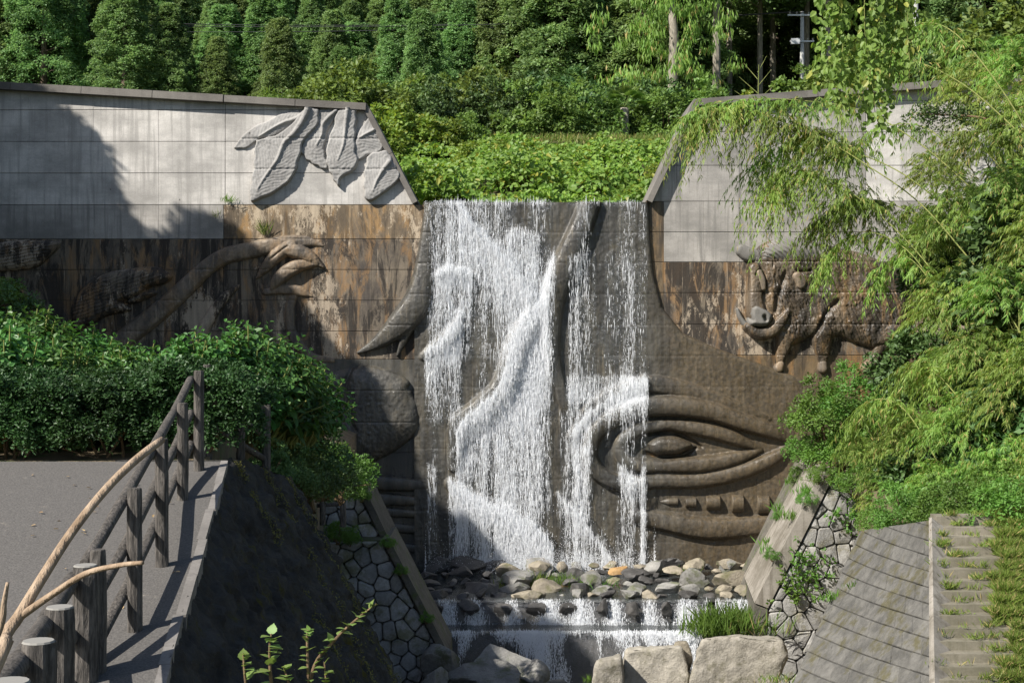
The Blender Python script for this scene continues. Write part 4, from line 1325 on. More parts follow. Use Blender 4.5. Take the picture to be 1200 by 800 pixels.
GR = 'boulders in the rubble below the waterfall'
rk = random.Random(11)
PALE = 'pale dry boulder in the sunlit rubble at the foot of the fall'; DARK = 'wet boulder toned dark for the shaded rubble at the foot of the fall'; GREY = 'grey boulder half sunk in the rubble above the first water step'
for row, (Y, y) in enumerate(((45.2, 664), (44.0, 672), (42.9, 682), (41.8, 690), (41.0, 697))):
    x = 488 + rk.uniform(0, 12) - row * 1.5
    while x < 880:
        w = rk.choice((7, 10, 12, 15, 19, 25)) * rk.uniform(.85, 1.2); h = w * rk.uniform(.45, .75)
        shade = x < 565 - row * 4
        if shade: m, lb, g = 'rock_dark', DARK, 'dark boulders in the rubble'  # every stone on the shaded side gets the dark rock: shade put into colour
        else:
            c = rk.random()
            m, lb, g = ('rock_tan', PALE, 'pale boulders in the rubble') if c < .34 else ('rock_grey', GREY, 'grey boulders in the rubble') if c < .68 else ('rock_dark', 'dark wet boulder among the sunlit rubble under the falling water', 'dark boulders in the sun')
        size = 'small ' if w < 9.5 else 'big ' if w > 16 else ''
        spot = where(x, (530, 575, 640, 690, 757, 830, 900), ('toned for shade by the stone wall edge', 'in the shaded part', 'under the main white stream', 'by the weed tufts', 'under the thin side fall', 'below the carved lower lid', 'by the concrete side slab'))
        tier = ('at the dam foot', 'one row from the dam', 'amid the rubble', 'behind the step rim', 'on the step rim')[row]
        tone = {'rock_tan': 'tan', 'rock_grey': 'grey', 'rock_dark': 'dark wet'}[m]
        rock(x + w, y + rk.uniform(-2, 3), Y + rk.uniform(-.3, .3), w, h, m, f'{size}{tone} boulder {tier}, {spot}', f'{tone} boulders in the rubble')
        x += 2 * w * rk.uniform(.75, 1.05)
for (x, y, w, h, Y, m, lb) in ((632, 664, 17, 13, 44.6, 'rock_tan', 'upright pale pointed boulder under the middle of the waterfall'), (722, 668, 19, 6.5, 44.6, 'rock_orange', 'long orange rust-coloured boulder below the waterfall'),
                             (815, 662, 18, 14, 45.0, 'rock_tan', 'rounded moss-topped boulder below the carved lower lid'), (855, 662, 19, 13, 45.2, 'rock_tan', 'broad smooth tan boulder against the concrete side slab'),
                             (795, 692, 24, 14, 42.0, 'rock_tan', 'wide domed tan boulder above the first water step'), (771, 668, 15, 10, 44.6, 'rock_grey', 'grey flat-faced boulder beside the end of the falling water'),
                             (664, 684, 14, 8, 43.2, 'rock_orange', 'small orange stained boulder behind the grass tufts'), (880, 682, 11, 10, 43.4, 'rock_dark', 'dark wet boulder at the toe of the concrete edge')):
    rock(x, y, Y, w, h, m, lb)
x = 512
while x < 815:                               # stones standing in the first drop
    w = rk.uniform(11, 16); lit = x > 700
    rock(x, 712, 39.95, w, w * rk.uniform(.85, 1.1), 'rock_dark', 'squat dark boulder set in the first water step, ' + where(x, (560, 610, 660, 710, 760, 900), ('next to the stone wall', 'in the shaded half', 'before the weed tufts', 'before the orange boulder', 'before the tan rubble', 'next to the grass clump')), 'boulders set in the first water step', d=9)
    x += rk.uniform(36, 44)


def big_rock(px, py, Y, w, h, d, mat, label, seed, facets=8, rot=0., noise=.07):
    me = rock_mesh(seed, 4, facets, noise); me.materials.append(M[mat]); return rock(px, py, Y, w, h, mat, label, None, 'boulder', d, rot, me)


def slab_rock(pts, Y, thick, mat, label, seed, name='boulder'):
    """blocky boulder from a front outline: subdivided prism with rounded, uneven faces"""
    bm = bmesh.new(); fr = [bm.verts.new(P(x, y, Y)) for x, y in pts]
    bk = [bm.verts.new(P(x * .94 + .06 * sum(q[0] for q in pts) / len(pts), y - 2, Y + thick) ) for x, y in pts]
    n = len(pts); bm.faces.new(fr); bm.faces.new(bk[::-1])
    for k_ in range(n): bm.faces.new((fr[k_], bk[k_], bk[(k_ + 1) % n], fr[(k_ + 1) % n]))
    bmesh.ops.recalc_face_normals(bm, faces=bm.faces)
    bmesh.ops.bevel(bm, geom=list(bm.edges), offset=.10, segments=2, profile=.6, affect='EDGES')
    bmesh.ops.triangulate(bm, faces=bm.faces[:])
    for _ in range(4):
        long_ = [e for e in bm.edges if e.calc_length() > .16]
        if long_: bmesh.ops.subdivide_edges(bm, edges=long_, cuts=1)
        bmesh.ops.triangulate(bm, faces=bm.faces[:])
    bm.normal_update()
    co = np.array([v.co[:] for v in bm.verts]); no = np.array([v.normal[:] for v in bm.verts])
    dd = .16 * (fbm(co[:, 0] * 1.7 + co[:, 1] + seed, co[:, 2] * 1.7 + co[:, 1] * .6, seed, 5) - .5) + .05 * (vnoise(co[:, 0] * 9, co[:, 2] * 9 + co[:, 1] * 5, seed) - .5)
    for v_, q in zip(bm.verts, co + no * dd[:, None]): v_.co = q
    c = co.mean(0); me = bpy.data.meshes.new(name)
    bmesh.ops.translate(bm, verts=bm.verts, vec=-Vector(c)); bm.to_mesh(me); bm.free(); me.materials.append(M[mat])
    me.polygons.foreach_set("use_smooth", np.ones(len(me.polygons), dtype=bool))
    o = obj(name, me); o.location = c; return tag(o, label, 'boulder')


slab_rock([(732, 760), (800, 757), (806, 775), (808, 880), (728, 880), (729, 790)], 35.2, 1.6, 'block', 'square pale cut boulder with a flat top below the second water step', 3)
slab_rock([(822, 748), (862, 744), (917, 749), (925, 768), (912, 800), (905, 880), (806, 880), (808, 790)], 34.6, 2.0, 'block', 'largest pale angular boulder below the grass clump at the stone wall', 4)
slab_rock([(699, 774), (728, 768), (731, 800), (730, 870), (694, 870), (695, 790)], 34.6, 1.0, 'block', 'narrow squarish boulder beside the square pale boulder', 5)
slab_rock([(790, 752), (806, 750), (812, 770), (806, 790), (788, 790)], 36.4, .8, 'rock_tan', 'small tan boulder wedged behind the two large pale boulders', 6)
big_rock(584, 784, 34.8, 42, 30, 34, 'rock_grey', 'large grey split boulder in the shade below the second water step', 61, 7)
big_rock(560, 796, 33.4, 44, 28, 34, 'rock_grey', 'broad rounded grey boulder lowest in the shaded group', 62, 8)
big_rock(524, 778, 34.0, 28, 24, 26, 'rock_grey', 'grey boulder leaning on the end of the stone wall', 63, 7)
big_rock(620, 790, 34.4, 22, 18, 18, 'rock_grey', 'squarish mossy boulder at the end of the shaded group', 64, 6)
big_rock(508, 800, 33.0, 20, 18, 18, 'rock_grey', 'small grey boulder under the leaning boulder', 65, 7)
big_rock(655, 812, 33.4, 22, 14, 18, 'rock_dark', 'low dark boulder washed by the lower pool', 66, 7)

# ------------------------------------------------------------------ stream water and the two small falls
struct('stream', grid_mesh('stream', np.linspace(-4.2, 8.6, 60), np.linspace(40.2, 46.0, 30), lambda x, y: CZ - 7.36 + .04 * (fbm(x * 2, y * 2, 4) - .5), M['pool']))
struct('stream', grid_mesh('stream', np.linspace(-4.2, 8.2, 60), np.linspace(38.7, 40.25, 10), lambda x, y: CZ - 7.93 + .05 * (fbm(x * 3, y * 3, 6) - .5), M['pool']))
struct('stream', grid_mesh('stream', np.linspace(-6, 8.2, 60), np.linspace(12, 38.75, 60), lambda x, y: CZ - 9.6 + .08 * (fbm(x * 2, y * 2, 7) - .5), M['pool']))


def cascade(name, x0, x1, Y, ya, yb, dens, seed, lean=.35):
    xs = np.arange(x0, x1, 1.0); ys = np.arange(ya, yb, 1.0); X, Yp = np.meshgrid(xs, ys)
    t = (Yp - ya) / (yb - ya)
    yd = Y - lean * np.sqrt(t) - .06 * (vnoise(X / 6, Yp / 40, seed) - .5)
    v = np.stack([(X - 600) * Y / F, yd, CZ + (400 - Yp) * Y / F], -1).reshape(-1, 3)
    c = .5 * vnoise(X / 22., Yp / 300, seed + 1) + .3 * vnoise(X / 7., Yp / 120, seed + 2) + .2 * vnoise(X / 2.4, Yp / 60, seed + 3)
    d = np.clip(dens(X, Yp, t) + 1.0 * (c - .5), 0, 1.1)
    n = len(xs); i = (np.arange(len(ys) - 1)[:, None] * n + np.arange(n - 1)[None, :]).ravel()
    me = np_mesh(name, v, np.stack([i, i + n, i + n + 1, i + 1], 1), M['fall'], True)
    at = me.attributes.new('foam', 'FLOAT', 'POINT'); at.data.foreach_set('value', d.ravel().astype(np.float32))
    pd_ = np.clip(d.ravel() - .25, 0, 1) ** 1.4; pd_ /= pd_.sum(); nk_ = int((x1 - x0) * (yb - ya) * .85); kk = rng.choice(len(pd_), nk_, p=pd_)
    th = strands('falling_threads', v[kk] + np.stack([rng.normal(0, .02, nk_), -.03 - rng.exponential(.03, nk_), rng.normal(0, .02, nk_)], -1), rng.uniform(.003, .008, nk_), rng.exponential(.05, nk_) + .025, rng.normal(0, .12, nk_))
    o_ = tag(obj(name, me), kind='structure'); t_o = obj('falling_threads', th, o_); t_o['kind'] = 'stuff'; return o_


cascade('small_waterfall', 497, 830, 40.22, 702, 731, lambda X, Y, t: .30 + .30 * t + .25 * np.sin(X / 40 * 6.283 + 1.5), 5)
cascade('small_waterfall', 503, 822, 38.74, 739, 812, lambda X, Y, t: .20 + .4 * np.exp(-t * 9) + .32 * np.exp(-((X - 625 - 30 * t) / 22) ** 2) + .10 * (X > 700) + .25 * (vnoise(X / 9., Y / 14., 44) - .5), 9, .5)
cascade('small_waterfall', 838, 884, 40.3, 702, 740, lambda X, Y, t: .5 + 0 * X, 15)

# bare branches in the foreground, reaching up past the fence
br = thing('bare_branch', (-2.3, 2.7, ramp_z(2.7)), 'peeled pale brown bare branch slanting up in front of the fence', 'branch')
b = MB(); p = [Vector((-2.3, 2.7, ramp_z(2.7) + .0)), P(-60, 900, 3.1)] + [P(*q) for q in ((0, 757, 3.2), (22, 722, 3.25), (50, 676, 3.3), (85, 622, 3.4), (125, 572, 3.5), (160, 538, 3.6), (190, 515, 3.7))]
b.tube(catmull(p, 5), list(np.interp(np.linspace(0, 1, (len(p) - 1) * 5 + 1), [0, .4, .7, .97, 1], [.018, .013, .0105, .0105, .009])), 10); wobj('stem', b.mesh('stem', M['stick'], True), br)
b = MB(); b.tube(catmull([P(24, 722, 3.25), P(60, 697, 3.25), P(100, 672, 3.2), P(140, 662, 3.15), P(167, 659, 3.1)], 5), list(np.linspace(.009, .005, 21)), 8); wobj('side_branch', b.mesh('side_branch', M['stick'], True), br)
b = MB(); b.tube(catmull([P(-30, 800, 3.1), P(0, 735, 3.1), P(5, 705, 3.1), P(9, 682, 3.1)], 5), list(np.linspace(.010, .004, 16)), 7); wobj('side_branch', b.mesh('side_branch', M['stick'], True), br)

# ------------------------------------------------------------------ vegetation
def unit(a): return a / np.maximum(np.linalg.norm(a, axis=-1, keepdims=True), 1e-9)


def leaf_arrays(pos, d, n, ln, wd, fold=.12, hexa=False, droop=.0):
    """pos (k,3) leaf bases, d directions, n normals -> verts, tris"""
    d = unit(d); s = unit(np.cross(d, n)); n = np.cross(s, d); ln = np.broadcast_to(ln, len(pos))[:, None]; wd = np.broadcast_to(wd, len(pos))[:, None]
    dn = np.array([0, 0, -1.0]); m = len(pos)
    if not hexa:
        v = np.stack([pos, pos + d * ln * .45 + s * wd * .5 + n * wd * fold, pos + d * ln + dn * ln * droop, pos + d * ln * .45 - s * wd * .5 + n * wd * fold], 1)
        f = np.array([(0, 1, 2), (0, 2, 3)]); k = 4
    else:
        v = np.stack([pos, pos + d * ln * .28 + s * wd * .45 + n * wd * fold, pos + d * ln * .66 + s * wd * .40 + n * wd * fold + dn * ln * droop * .4, pos + d * ln + dn * ln * droop,
                      pos + d * ln * .66 - s * wd * .40 + n * wd * fold + dn * ln * droop * .4, pos + d * ln * .28 - s * wd * .45 + n * wd * fold], 1)
        f = np.array([(0, 1, 2), (0, 2, 3), (0, 3, 4), (0, 4, 5)]); k = 6
    return v.reshape(-1, 3), (f[None] + (np.arange(m) * k)[:, None, None]).reshape(-1, 3)


def leaf_mesh(name, mat, *a, **k):
    v, f = leaf_arrays(*a, **k); return np_mesh(name, v, f, mat, False)


def clump_leaves(cent, rad, per, ln, wd, g, up=.35, ref=None, jit=.55):
    """leaves over the outer side of each clump"""
    m = len(cent); rad = np.broadcast_to(rad, m)
    u = unit(g.normal(size=(m, per, 3)) + np.array([0, 0, up * 2]) + (0 if ref is None else 1.1 * unit(cent - ref)[:, None, :]))
    pos = cent[:, None] + u * rad[:, None, None] * g.uniform(.55, 1.05, (m, per, 1))
    n = unit(u + g.normal(0, jit, u.shape) + np.array([0, 0, .3])); d = unit(np.cross(n, g.normal(size=u.shape)) + u * .7 + np.array([0, 0, -.15]))
    l = ln * g.uniform(.6, 1.25, (m, per)); w = wd * g.uniform(.7, 1.2, (m, per))
    return pos.reshape(-1, 3), d.reshape(-1, 3), n.reshape(-1, 3), l.ravel(), w.ravel()


def cedar_meshes(seed, H, R, c0, tufts, per, ln):
    g = np.random.default_rng(seed)
    t = g.uniform(0, 1, tufts) ** .85; z = H * (c0 + (1 - c0) * t)
    prof = R * np.clip(1.05 - t, .04, 1) ** .62 * (.55 + .45 * np.clip(t * 6 + .3, 0, 1))
    az = g.uniform(0, 6.283, tufts)
    lob = 1 + .22 * np.sin(az * 3 + seed + z * .5) + .14 * np.sin(az * 5 - z * .9)
    r = prof * lob * np.where(g.random(tufts) < .75, g.uniform(.78, 1.05, tufts), g.uniform(.3, .8, tufts))
    c = np.stack([r * np.cos(az), r * np.sin(az), z - .25 * r], -1)
    ref = np.stack([0 * r, 0 * r, z - .9], -1)
    rad = g.uniform(.4, .8, tufts) * (1 - .3 * t)
    a = clump_leaves(c, rad, per, ln, ln * .5, g, .45, ref, .45)
    fol = leaf_mesh('foliage', M['cedar'], *a)
    tr = MB(); tr.tube([(0, 0, -1), (0, 0, H * .3), (.1, 0, H * .7), (0, .05, H * .97)], [.30, .24, .13, .02] if c0 < .4 else [.2, .17, .12, .02], 8)
    for k in range(12):
        zz = H * (c0 + (1 - c0) * g.uniform(0, .7)); a_ = g.uniform(0, 6.28); rr = R * .6
        tr.tube([(0, 0, zz - .3), (rr * .5 * math.cos(a_), rr * .5 * math.sin(a_), zz + .05), (rr * math.cos(a_), rr * math.sin(a_), zz - .1)], [.06, .04, .015], 5, False)
    return fol, tr.mesh('trunk', M['bark'] if c0 < .4 else M['bark_pale'])


def plant(name, loc, parts, label, cat, group=None, scale=1., rz=0., names=('crown', 'trunk')):
    e = thing(name, loc, label, cat, group); e.rotation_euler[2] = rz; e.scale = scale if hasattr(scale, '__len__') else (scale,) * 3
    for nm, me in zip(names, parts):
        o = bpy.data.objects.new(nm, me); COL.objects.link(o); o.parent = e
    return e


CED = [cedar_meshes(s, 18 + s % 3, 3.0 + .25 * (s % 4), .06, 820, 66, .27) for s in (1, 2, 3, 4)]
TALL = [cedar_meshes(s, 22, 2.6, .50, 260, 66, .27) for s in (11, 12)]
g = np.random.default_rng(5); pr = random.Random(5)
rows = [(88, 3.9), (92, 3.7), (96, 3.7), (100.5, 3.8), (105, 3.9), (110, 4.0), (115, 4.2), (121, 4.4), (128, 4.7), (136, 5.0)]
CL = {0: 'dense conical cedar on the shaded lower left of the wooded hill', 1: 'tufted green cedar in the sunlit middle of the wooded hillside', 2: 'dark cedar with a bare lower trunk behind the utility pole', 3: 'tufted cedar high up on the wooded hillside'}
for ri, (Y, sp) in enumerate(rows):
    hw = .375 * Y + 3; x = -hw + pr.uniform(0, sp)
    while x < hw:
        xx = x + pr.uniform(-1.2, 1.2); yy = Y + pr.uniform(-2, 2); px = 600 + xx * F / yy
        x += sp * pr.uniform(.85, 1.2) * (1.0 if px < 560 else 1.35)
        tall = 820 < px < 985 and ri < 4
        if ri == 0 and 560 < px < 830: yy += 3
        if ri < 1 and px > 985: continue
        if tall and ri < 2 and 915 < px < 965: continue
        if ri < 1 and px < 470: continue
        z = float(hill_z(np.array(xx), np.array(yy)))
        k = 2 if tall else 3 if ri >= 4 else (0 if px < 250 else 1)
        sc = pr.uniform(.85, 1.15) * (1.0 if tall else float(np.interp(px, [0, 250, 520, 640, 760], [.60, .50, .54, .80, .85])))
        plant('cedar_tree', (xx, yy, z), pr.choice(TALL if tall else CED), CL[k] if tall else ('tall ' if sc > .85 else 'short ' if sc < .62 else '') + ('tufted cedar ') + ('in the front rank' if ri < 2 else 'in the second rank' if ri < 4 else 'midway up' if ri < 7 else 'high up') + ' above ' + where(px, (110, 262, 430, 500, 600, 700, 790, 900, 1010, 1400), ('the shaded end of the left wing', 'the plain left wing panels', 'the carved leaves', 'the sloping left coping', 'the left half of the crest', 'the middle of the crest', 'the fan palm', 'the sloping right coping', 'the hanging vine', 'the bamboo thicket')), 'tree', 'dark cedars with bare trunks' if tall else 'cedars on the hillside', (sc * 1.3, sc * 1.3, sc * pr.uniform(.9, 1.1)), pr.uniform(0, 6.28))


# broadleaf shrubs -----------------------------------------------------------
def shrub_meshes(seed, r, h, clumps, per, ln, wd, mat, stems=6, cr=.28, hexa=False, flat=1.0):
    g = np.random.default_rng(seed)
    u = unit(g.normal(size=(clumps, 3))); u[:, 2] = np.abs(u[:, 2]) * flat
    q = g.uniform(.55, 1.0, clumps) ** .6
    lob = 1 + .18 * np.sin(3 * np.arctan2(u[:, 1], u[:, 0]) + seed) + .12 * g.normal(size=clumps)
    c = np.stack([u[:, 0] * r * q * lob, u[:, 1] * r * q * lob, .12 * h + u[:, 2] * h * .85 * q * lob], -1)
    low = g.random(clumps) < .25; c[low, 2] *= g.uniform(.2, .7, low.sum())
    a = clump_leaves(c, cr * r * g.uniform(.6, 1.15, clumps), per, ln, wd, g, .4, np.array([0, 0, h * .3]), .5)
    fol = leaf_mesh('foliage', mat, *a, hexa=hexa)
    st = MB()
    for k in range(stems):
        p = c[g.integers(clumps)]; st.tube([(0 + .05 * k, 0, -.3), (p[0] * .45, p[1] * .45, p[2] * .55), tuple(p)], [.035, .025, .008], 5, False)
    return fol, st.mesh('stems', M['twig'])


SH = {'mid': [shrub_meshes(s, 2.0, 3.0, 120, 75, .22, .13, M['broad']) for s in (21, 22, 23)],
      'dark': [shrub_meshes(s, 2.0, 3.0, 120, 75, .22, .13, M['broad_dark']) for s in (31, 32)],
      'light': [shrub_meshes(s, 1.5, 1.9, 90, 70, .19, .13, M['kudzu']) for s in (41, 42)]}


def shrub(kind, px, py_base, Y, scale, label, group=None, wide=1., name='shrub', rz=None):
    o = P(px, py_base, Y); o.z = float(hill_z(np.array(o.x), np.array(Y))) - .1 if py_base is None else o.z
    return plant(name, o, pr.choice(SH[kind]), label, 'shrub', group, (scale * wide, scale * wide, scale), pr.uniform(0, 6.28) if rz is None else rz, ('foliage', 'stems'))


def on_hill(px, Y): x = (px - 600) * Y / F; return 400 - (float(hill_z(np.array(x), np.array(Y))) - CZ) * F / Y


SL = {'mid': 'leafy green shrub in the thicket above the soil terrace', 'dark': 'dark leafy shrub in the thicket above the soil terrace', 'light': 'bright yellow-green bush below the wooded slope behind the dam'}
for (px, Y, k, s) in ((455, 70, 'mid', 1.0), (490, 72, 'mid', 1.15), (520, 70, 'dark', 1.0), (545, 73, 'mid', 1.25), (585, 71, 'dark', 1.0), (610, 73, 'mid', 1.15), (640, 70, 'mid', 1.0), (665, 72, 'dark', 1.1),
                      (690, 71, 'mid', 1.05), (758, 73, 'dark', 1.15), (780, 71, 'mid', .95), (810, 74, 'mid', 1.2), (560, 79, 'mid', 1.4), (630, 80, 'dark', 1.4), (700, 80, 'mid', 1.3), (770, 82, 'dark', 1.4), (480, 79, 'dark', 1.4),
                      (845, 76, 'light', 1.3), (880, 78, 'light', 1.5), (920, 76, 'light', 1.4), (960, 78, 'mid', 1.3), (1000, 74, 'mid', 1.3), (1040, 70, 'mid', 1.4), (1090, 68, 'mid', 1.5), (1140, 66, 'dark', 1.5), (1190, 64, 'mid', 1.6), (1240, 62, 'mid', 1.6),
                      (1060, 60, 'light', 1.4), (1130, 58, 'light', 1.5), (1200, 56, 'mid', 1.4), (980, 62, 'light', 1.3), (910, 64, 'light', 1.2), (850, 66, 'light', 1.1),
                      (440, 64, 'light', 1.1), (470, 66, 'light', 1.2), (510, 66, 'light', 1.0), (400, 70, 'mid', 1.2), (350, 74, 'mid', 1.3), (540, 66, 'mid', .7)):
    shrub(k, px, on_hill(px, Y) + 2, Y, s * pr.uniform(.9, 1.1), {'mid': 'leafy green', 'dark': 'dark leafy', 'light': 'bright yellow-green'}[k] + ' shrub ' + where(Y, (67.2, 74.5, 200), ('below the terrace', 'on the terrace', 'by the wood')) + ', ' + where(px, (430, 490, 550, 620, 680, 725, 775, 840, 900, 990, 1080, 1400), ('behind the carved leaves', 'beside the left sloping coping', 'behind the left end of the crest', 'behind the main white stream', 'behind the middle of the crest', 'just left of the fan palm', 'just right of the fan palm', 'behind the right sloping coping', 'by the bare sapling', 'by the utility pole', 'behind the hanging vine', 'behind the bamboo thicket')), 'shrubs behind the dam, ' + k)

# vines over the silted ground behind the crest: one mass of leaves
n_ = 42000
vx = g.uniform(-13, 16, n_); vy = 48.9 + 17.5 * g.uniform(0, 1, n_) ** 1.25
hz = hill_z(vx, vy) + .25 + 3.2 * fbm(vx * .38 + 9, vy * .38, 13, 3) ** 1.8 * np.clip((67.5 - vy) / 5, .15, 1)
hz -= g.exponential(.10, n_)
nn = unit(np.stack([g.normal(0, .7, n_), g.normal(-.45, .7, n_), np.full(n_, .7)], -1)); dd = unit(np.cross(nn, g.normal(size=(n_, 3))))
tag(obj('ground_vines', leaf_mesh('ground_vines', M['kudzu'], np.stack([vx, vy, hz], -1), dd, nn, g.uniform(.12, .30, n_), g.uniform(.10, .22, n_), hexa=True, droop=.2)), 'bright green leafy vines carpeting the ground behind the dam crest', 'vines', kind='stuff')
# dry grass along the terrace edge
def blades(name, base, h, w, mat, lean=.35, gg=g):
    n = len(base); d = unit(np.stack([gg.normal(0, lean, n), gg.normal(0, lean, n), np.ones(n)], -1)); nn = unit(np.stack([gg.normal(size=n), gg.normal(size=n), np.full(n, .2)], -1))
    return leaf_mesh(name, mat, base, d, nn, h, w, fold=.05, droop=.12)


n_ = 9000; gx = g.uniform(-2, 14, n_); gy = g.uniform(66.4, 69.5, n_)
tag(obj('terrace_grass', blades('terrace_grass', np.stack([gx, gy, hill_z(gx, gy) - .02], -1), g.uniform(.2, .6, n_), .035, M['grass'])), 'dry grass on the edge of the soil terrace', 'grass', kind='stuff')

# windmill palm on the terrace
pb = P(731, 0, 70.0); pb.z = float(hill_z(np.array(pb.x), np.array(70.0)))
pm = thing('palm_tree', pb, 'small fan palm with a shaggy trunk in front of the thicket', 'tree')
b = MB(); b.tube([pb + Vector((0, 0, -.2)), pb + Vector((0, 0, .8)), pb + Vector((.03, 0, 1.9))], [.22, .26, .2], 9); wobj('trunk', b.mesh('trunk', M['bark_pale'], True), pm)
for k in range(16):
    az = 6.28 * k / 16 + pr.uniform(-.2, .2); el = pr.uniform(-.5, 1.2); ax = np.array([math.cos(az) * math.cos(el), math.sin(az) * math.cos(el), math.sin(el)]); c = np.array(pb) + (0, 0, 1.9)
    tip = c + ax * .75; m = 18; an = np.linspace(-1.25, 1.25, m); sd = unit(np.cross(ax, (0, 0, 1)))
    dirs = np.cos(an)[:, None] * ax + np.sin(an)[:, None] * sd + np.array([0, 0, -.18]); v, f = leaf_arrays(np.repeat(tip[None], m, 0), dirs, np.repeat(np.cross(sd, ax)[None], m, 0), .62, .075, droop=.12)
    st = MB(); st.tube([c, tip], .012, 4, False); nv = len(st.v); sv = np.array(st.v); fl = [tuple(q) for q in f + nv] + st.f
    me = bpy.data.meshes.new('frond'); me.from_pydata([tuple(q) for q in np.concatenate([sv, v])], [], fl); me.materials.append(M['broad']); me.update(); wobj('frond', me, pm)

# tall tree with hanging light leaves left of the pole
tb = P(790, 0, 84.0); tb.z = float(hill_z(np.array(tb.x), np.array(84.0)))
wt = thing('tall_tree', tb, 'tall slim tree with pale trunk and drooping yellow-green leaves', 'tree')
b = MB(); b.tube([tb + Vector((0, 0, -.3)), tb + Vector((-.1, 0, 4)), tb + Vector((0, 0, 8)), tb + Vector((-.3, 0, 12))], [.36, .33, .28, .16], 10); wobj('trunk', b.mesh('trunk', M['bark_pale'], True), wt)
cc = np.array(tb) + np.stack([g.normal(0, 1.9, 90), g.normal(0, 1.5, 90), g.uniform(5.4, 13, 90)], -1)
a = clump_leaves(cc, .6, 60, .45, .10, g, -.5, None, .6); a = (a[0], a[1] * .4 + np.array([0, 0, -1.0]), *a[2:])
wobj('crown', leaf_mesh('crown', M['bamboo'], *a), wt)
# young conifers and a bare-stemmed sapling in front of the dark wood
for (px, Y, hh, lb) in ((820, 78, 1.9, 'small pale young conifer at the edge of the dark wood'), (760, 80, 2.0, 'young blue-green conifer beside the tall slim tree')):
    o = P(px, on_hill(px, Y), Y); o.z += .9; e = thing('young_conifer', o, lb, 'tree'); b = MB(); b.tube([o + Vector((0, 0, -1)), o + Vector((0, 0, hh))], [.06, .015], 6); wobj('trunk', b.mesh('trunk', M['twig']), e)
    ps, ds = [], []
    for k in range(10):
        z = hh * (.15 + .08 * k)
        for j in range(7):
            az = 6.28 * j / 7 + k; l = (1 - k / 11) * 1.1
            for t in np.linspace(.15, 1, 7): ps.append(np.array(o) + (math.cos(az) * l * t, math.sin(az) * l * t, z + .25 * l * t)); ds.append((math.cos(az + .6 * (-1) ** int(t * 9)), math.sin(az + .6 * (-1) ** int(t * 9)), .2))
    ps = np.array(ps); wobj('crown', leaf_mesh('crown', M['broad'], ps, np.array(ds), np.tile((0, 0, 1.), (len(ps), 1)) + g.normal(0, .2, ps.shape), .3, .10), e)
o = P(887, on_hill(887, 74), 74); e = thing('bare_sapling', o, 'leafless straw-coloured sapling with upswept side stems by the right wing', 'sapling'); b = MB()
b.tube([o, o + Vector((.1, 0, 4.6))], [.05, .015], 6)
for k in range(9):
    z = 1.3 + .36 * k; sd = -1 if k % 2 else 1; b.tube([o + Vector((.05, 0, z)), o + Vector((sd * (1.5 - .12 * k), .2, z + .9))], [.025, .008], 5, False)
wobj('stems', b.mesh('stems', M['stem']), e)

# utility pole with arms, transformer bracket and wires
ub = P(940, 0, 90.0); ub.z = float(hill_z(np.array(ub.x), np.array(90.0))); topz = P(940, 14, 90).z
up = thing('utility_pole', ub, 'grey concrete utility pole with crossarms in front of the dark trunks', 'pole')
b = MB(); b.tube([ub + Vector((0, 0, -.5)), Vector((ub.x, ub.y, topz))], [.17, .12], 12); wobj('pole_shaft', b.mesh('pole_shaft', M['pole'], True), up)
for (zz, l) in ((topz - .25, .95), (topz - 1.9, .8)):
    b = MB(); b.box((ub.x - l, ub.y - .19, zz - .05), (ub.x + l * .9, ub.y - .13, zz + .05)); ca_ = wobj('crossarm', b.mesh('crossarm', M['metal']), up)
    for k in (-.85, -.4, .4, .8):
        b = MB(); b.tube([Vector((ub.x + k * l, ub.y - .16, zz + .05)), Vector((ub.x + k * l, ub.y - .16, zz + .2))], .05, 7); link(bpy.data.objects.new('insulator', b.mesh('insulator', M['post_top'])), ca_)
b = MB(); b.box((ub.x - .75, ub.y - .35, topz - 2.1), (ub.x - .2, ub.y - .16, topz - 1.75)); wobj('switch_box', b.mesh('switch_box', M['metal']), up)
for (k, z1, x1) in ((0, 3.2, -70), (1, 3.0, -70), (2, 4.8, -70)):
    a_ = Vector((ub.x - .7 + .5 * k, ub.y - .16, topz - .05)); c_ = Vector((x1, 96 + 3 * k, topz + z1)); b = MB()
    b.tube([a_.lerp(c_, t) + Vector((0, 0, -5.5 * 4 * t * (1 - t) * .32)) for t in np.linspace(0, 1, 30)], .022, 4, False)
    wobj('wire', b.mesh('wire', M['wire']), up)
ub2 = P(1073, 0, 88.0); ub2.z = float(hill_z(np.array(ub2.x), np.array(88.0)))
u2 = thing('utility_pole', ub2, 'second utility pole with striped guard seen between the vines', 'pole'); b = MB(); b.tube([ub2 + Vector((0, 0, -.5)), ub2 + Vector((0, 0, 12.5))], [.2, .14], 12); wobj('pole_shaft', b.mesh('pole_shaft', M['pole'], True), u2)

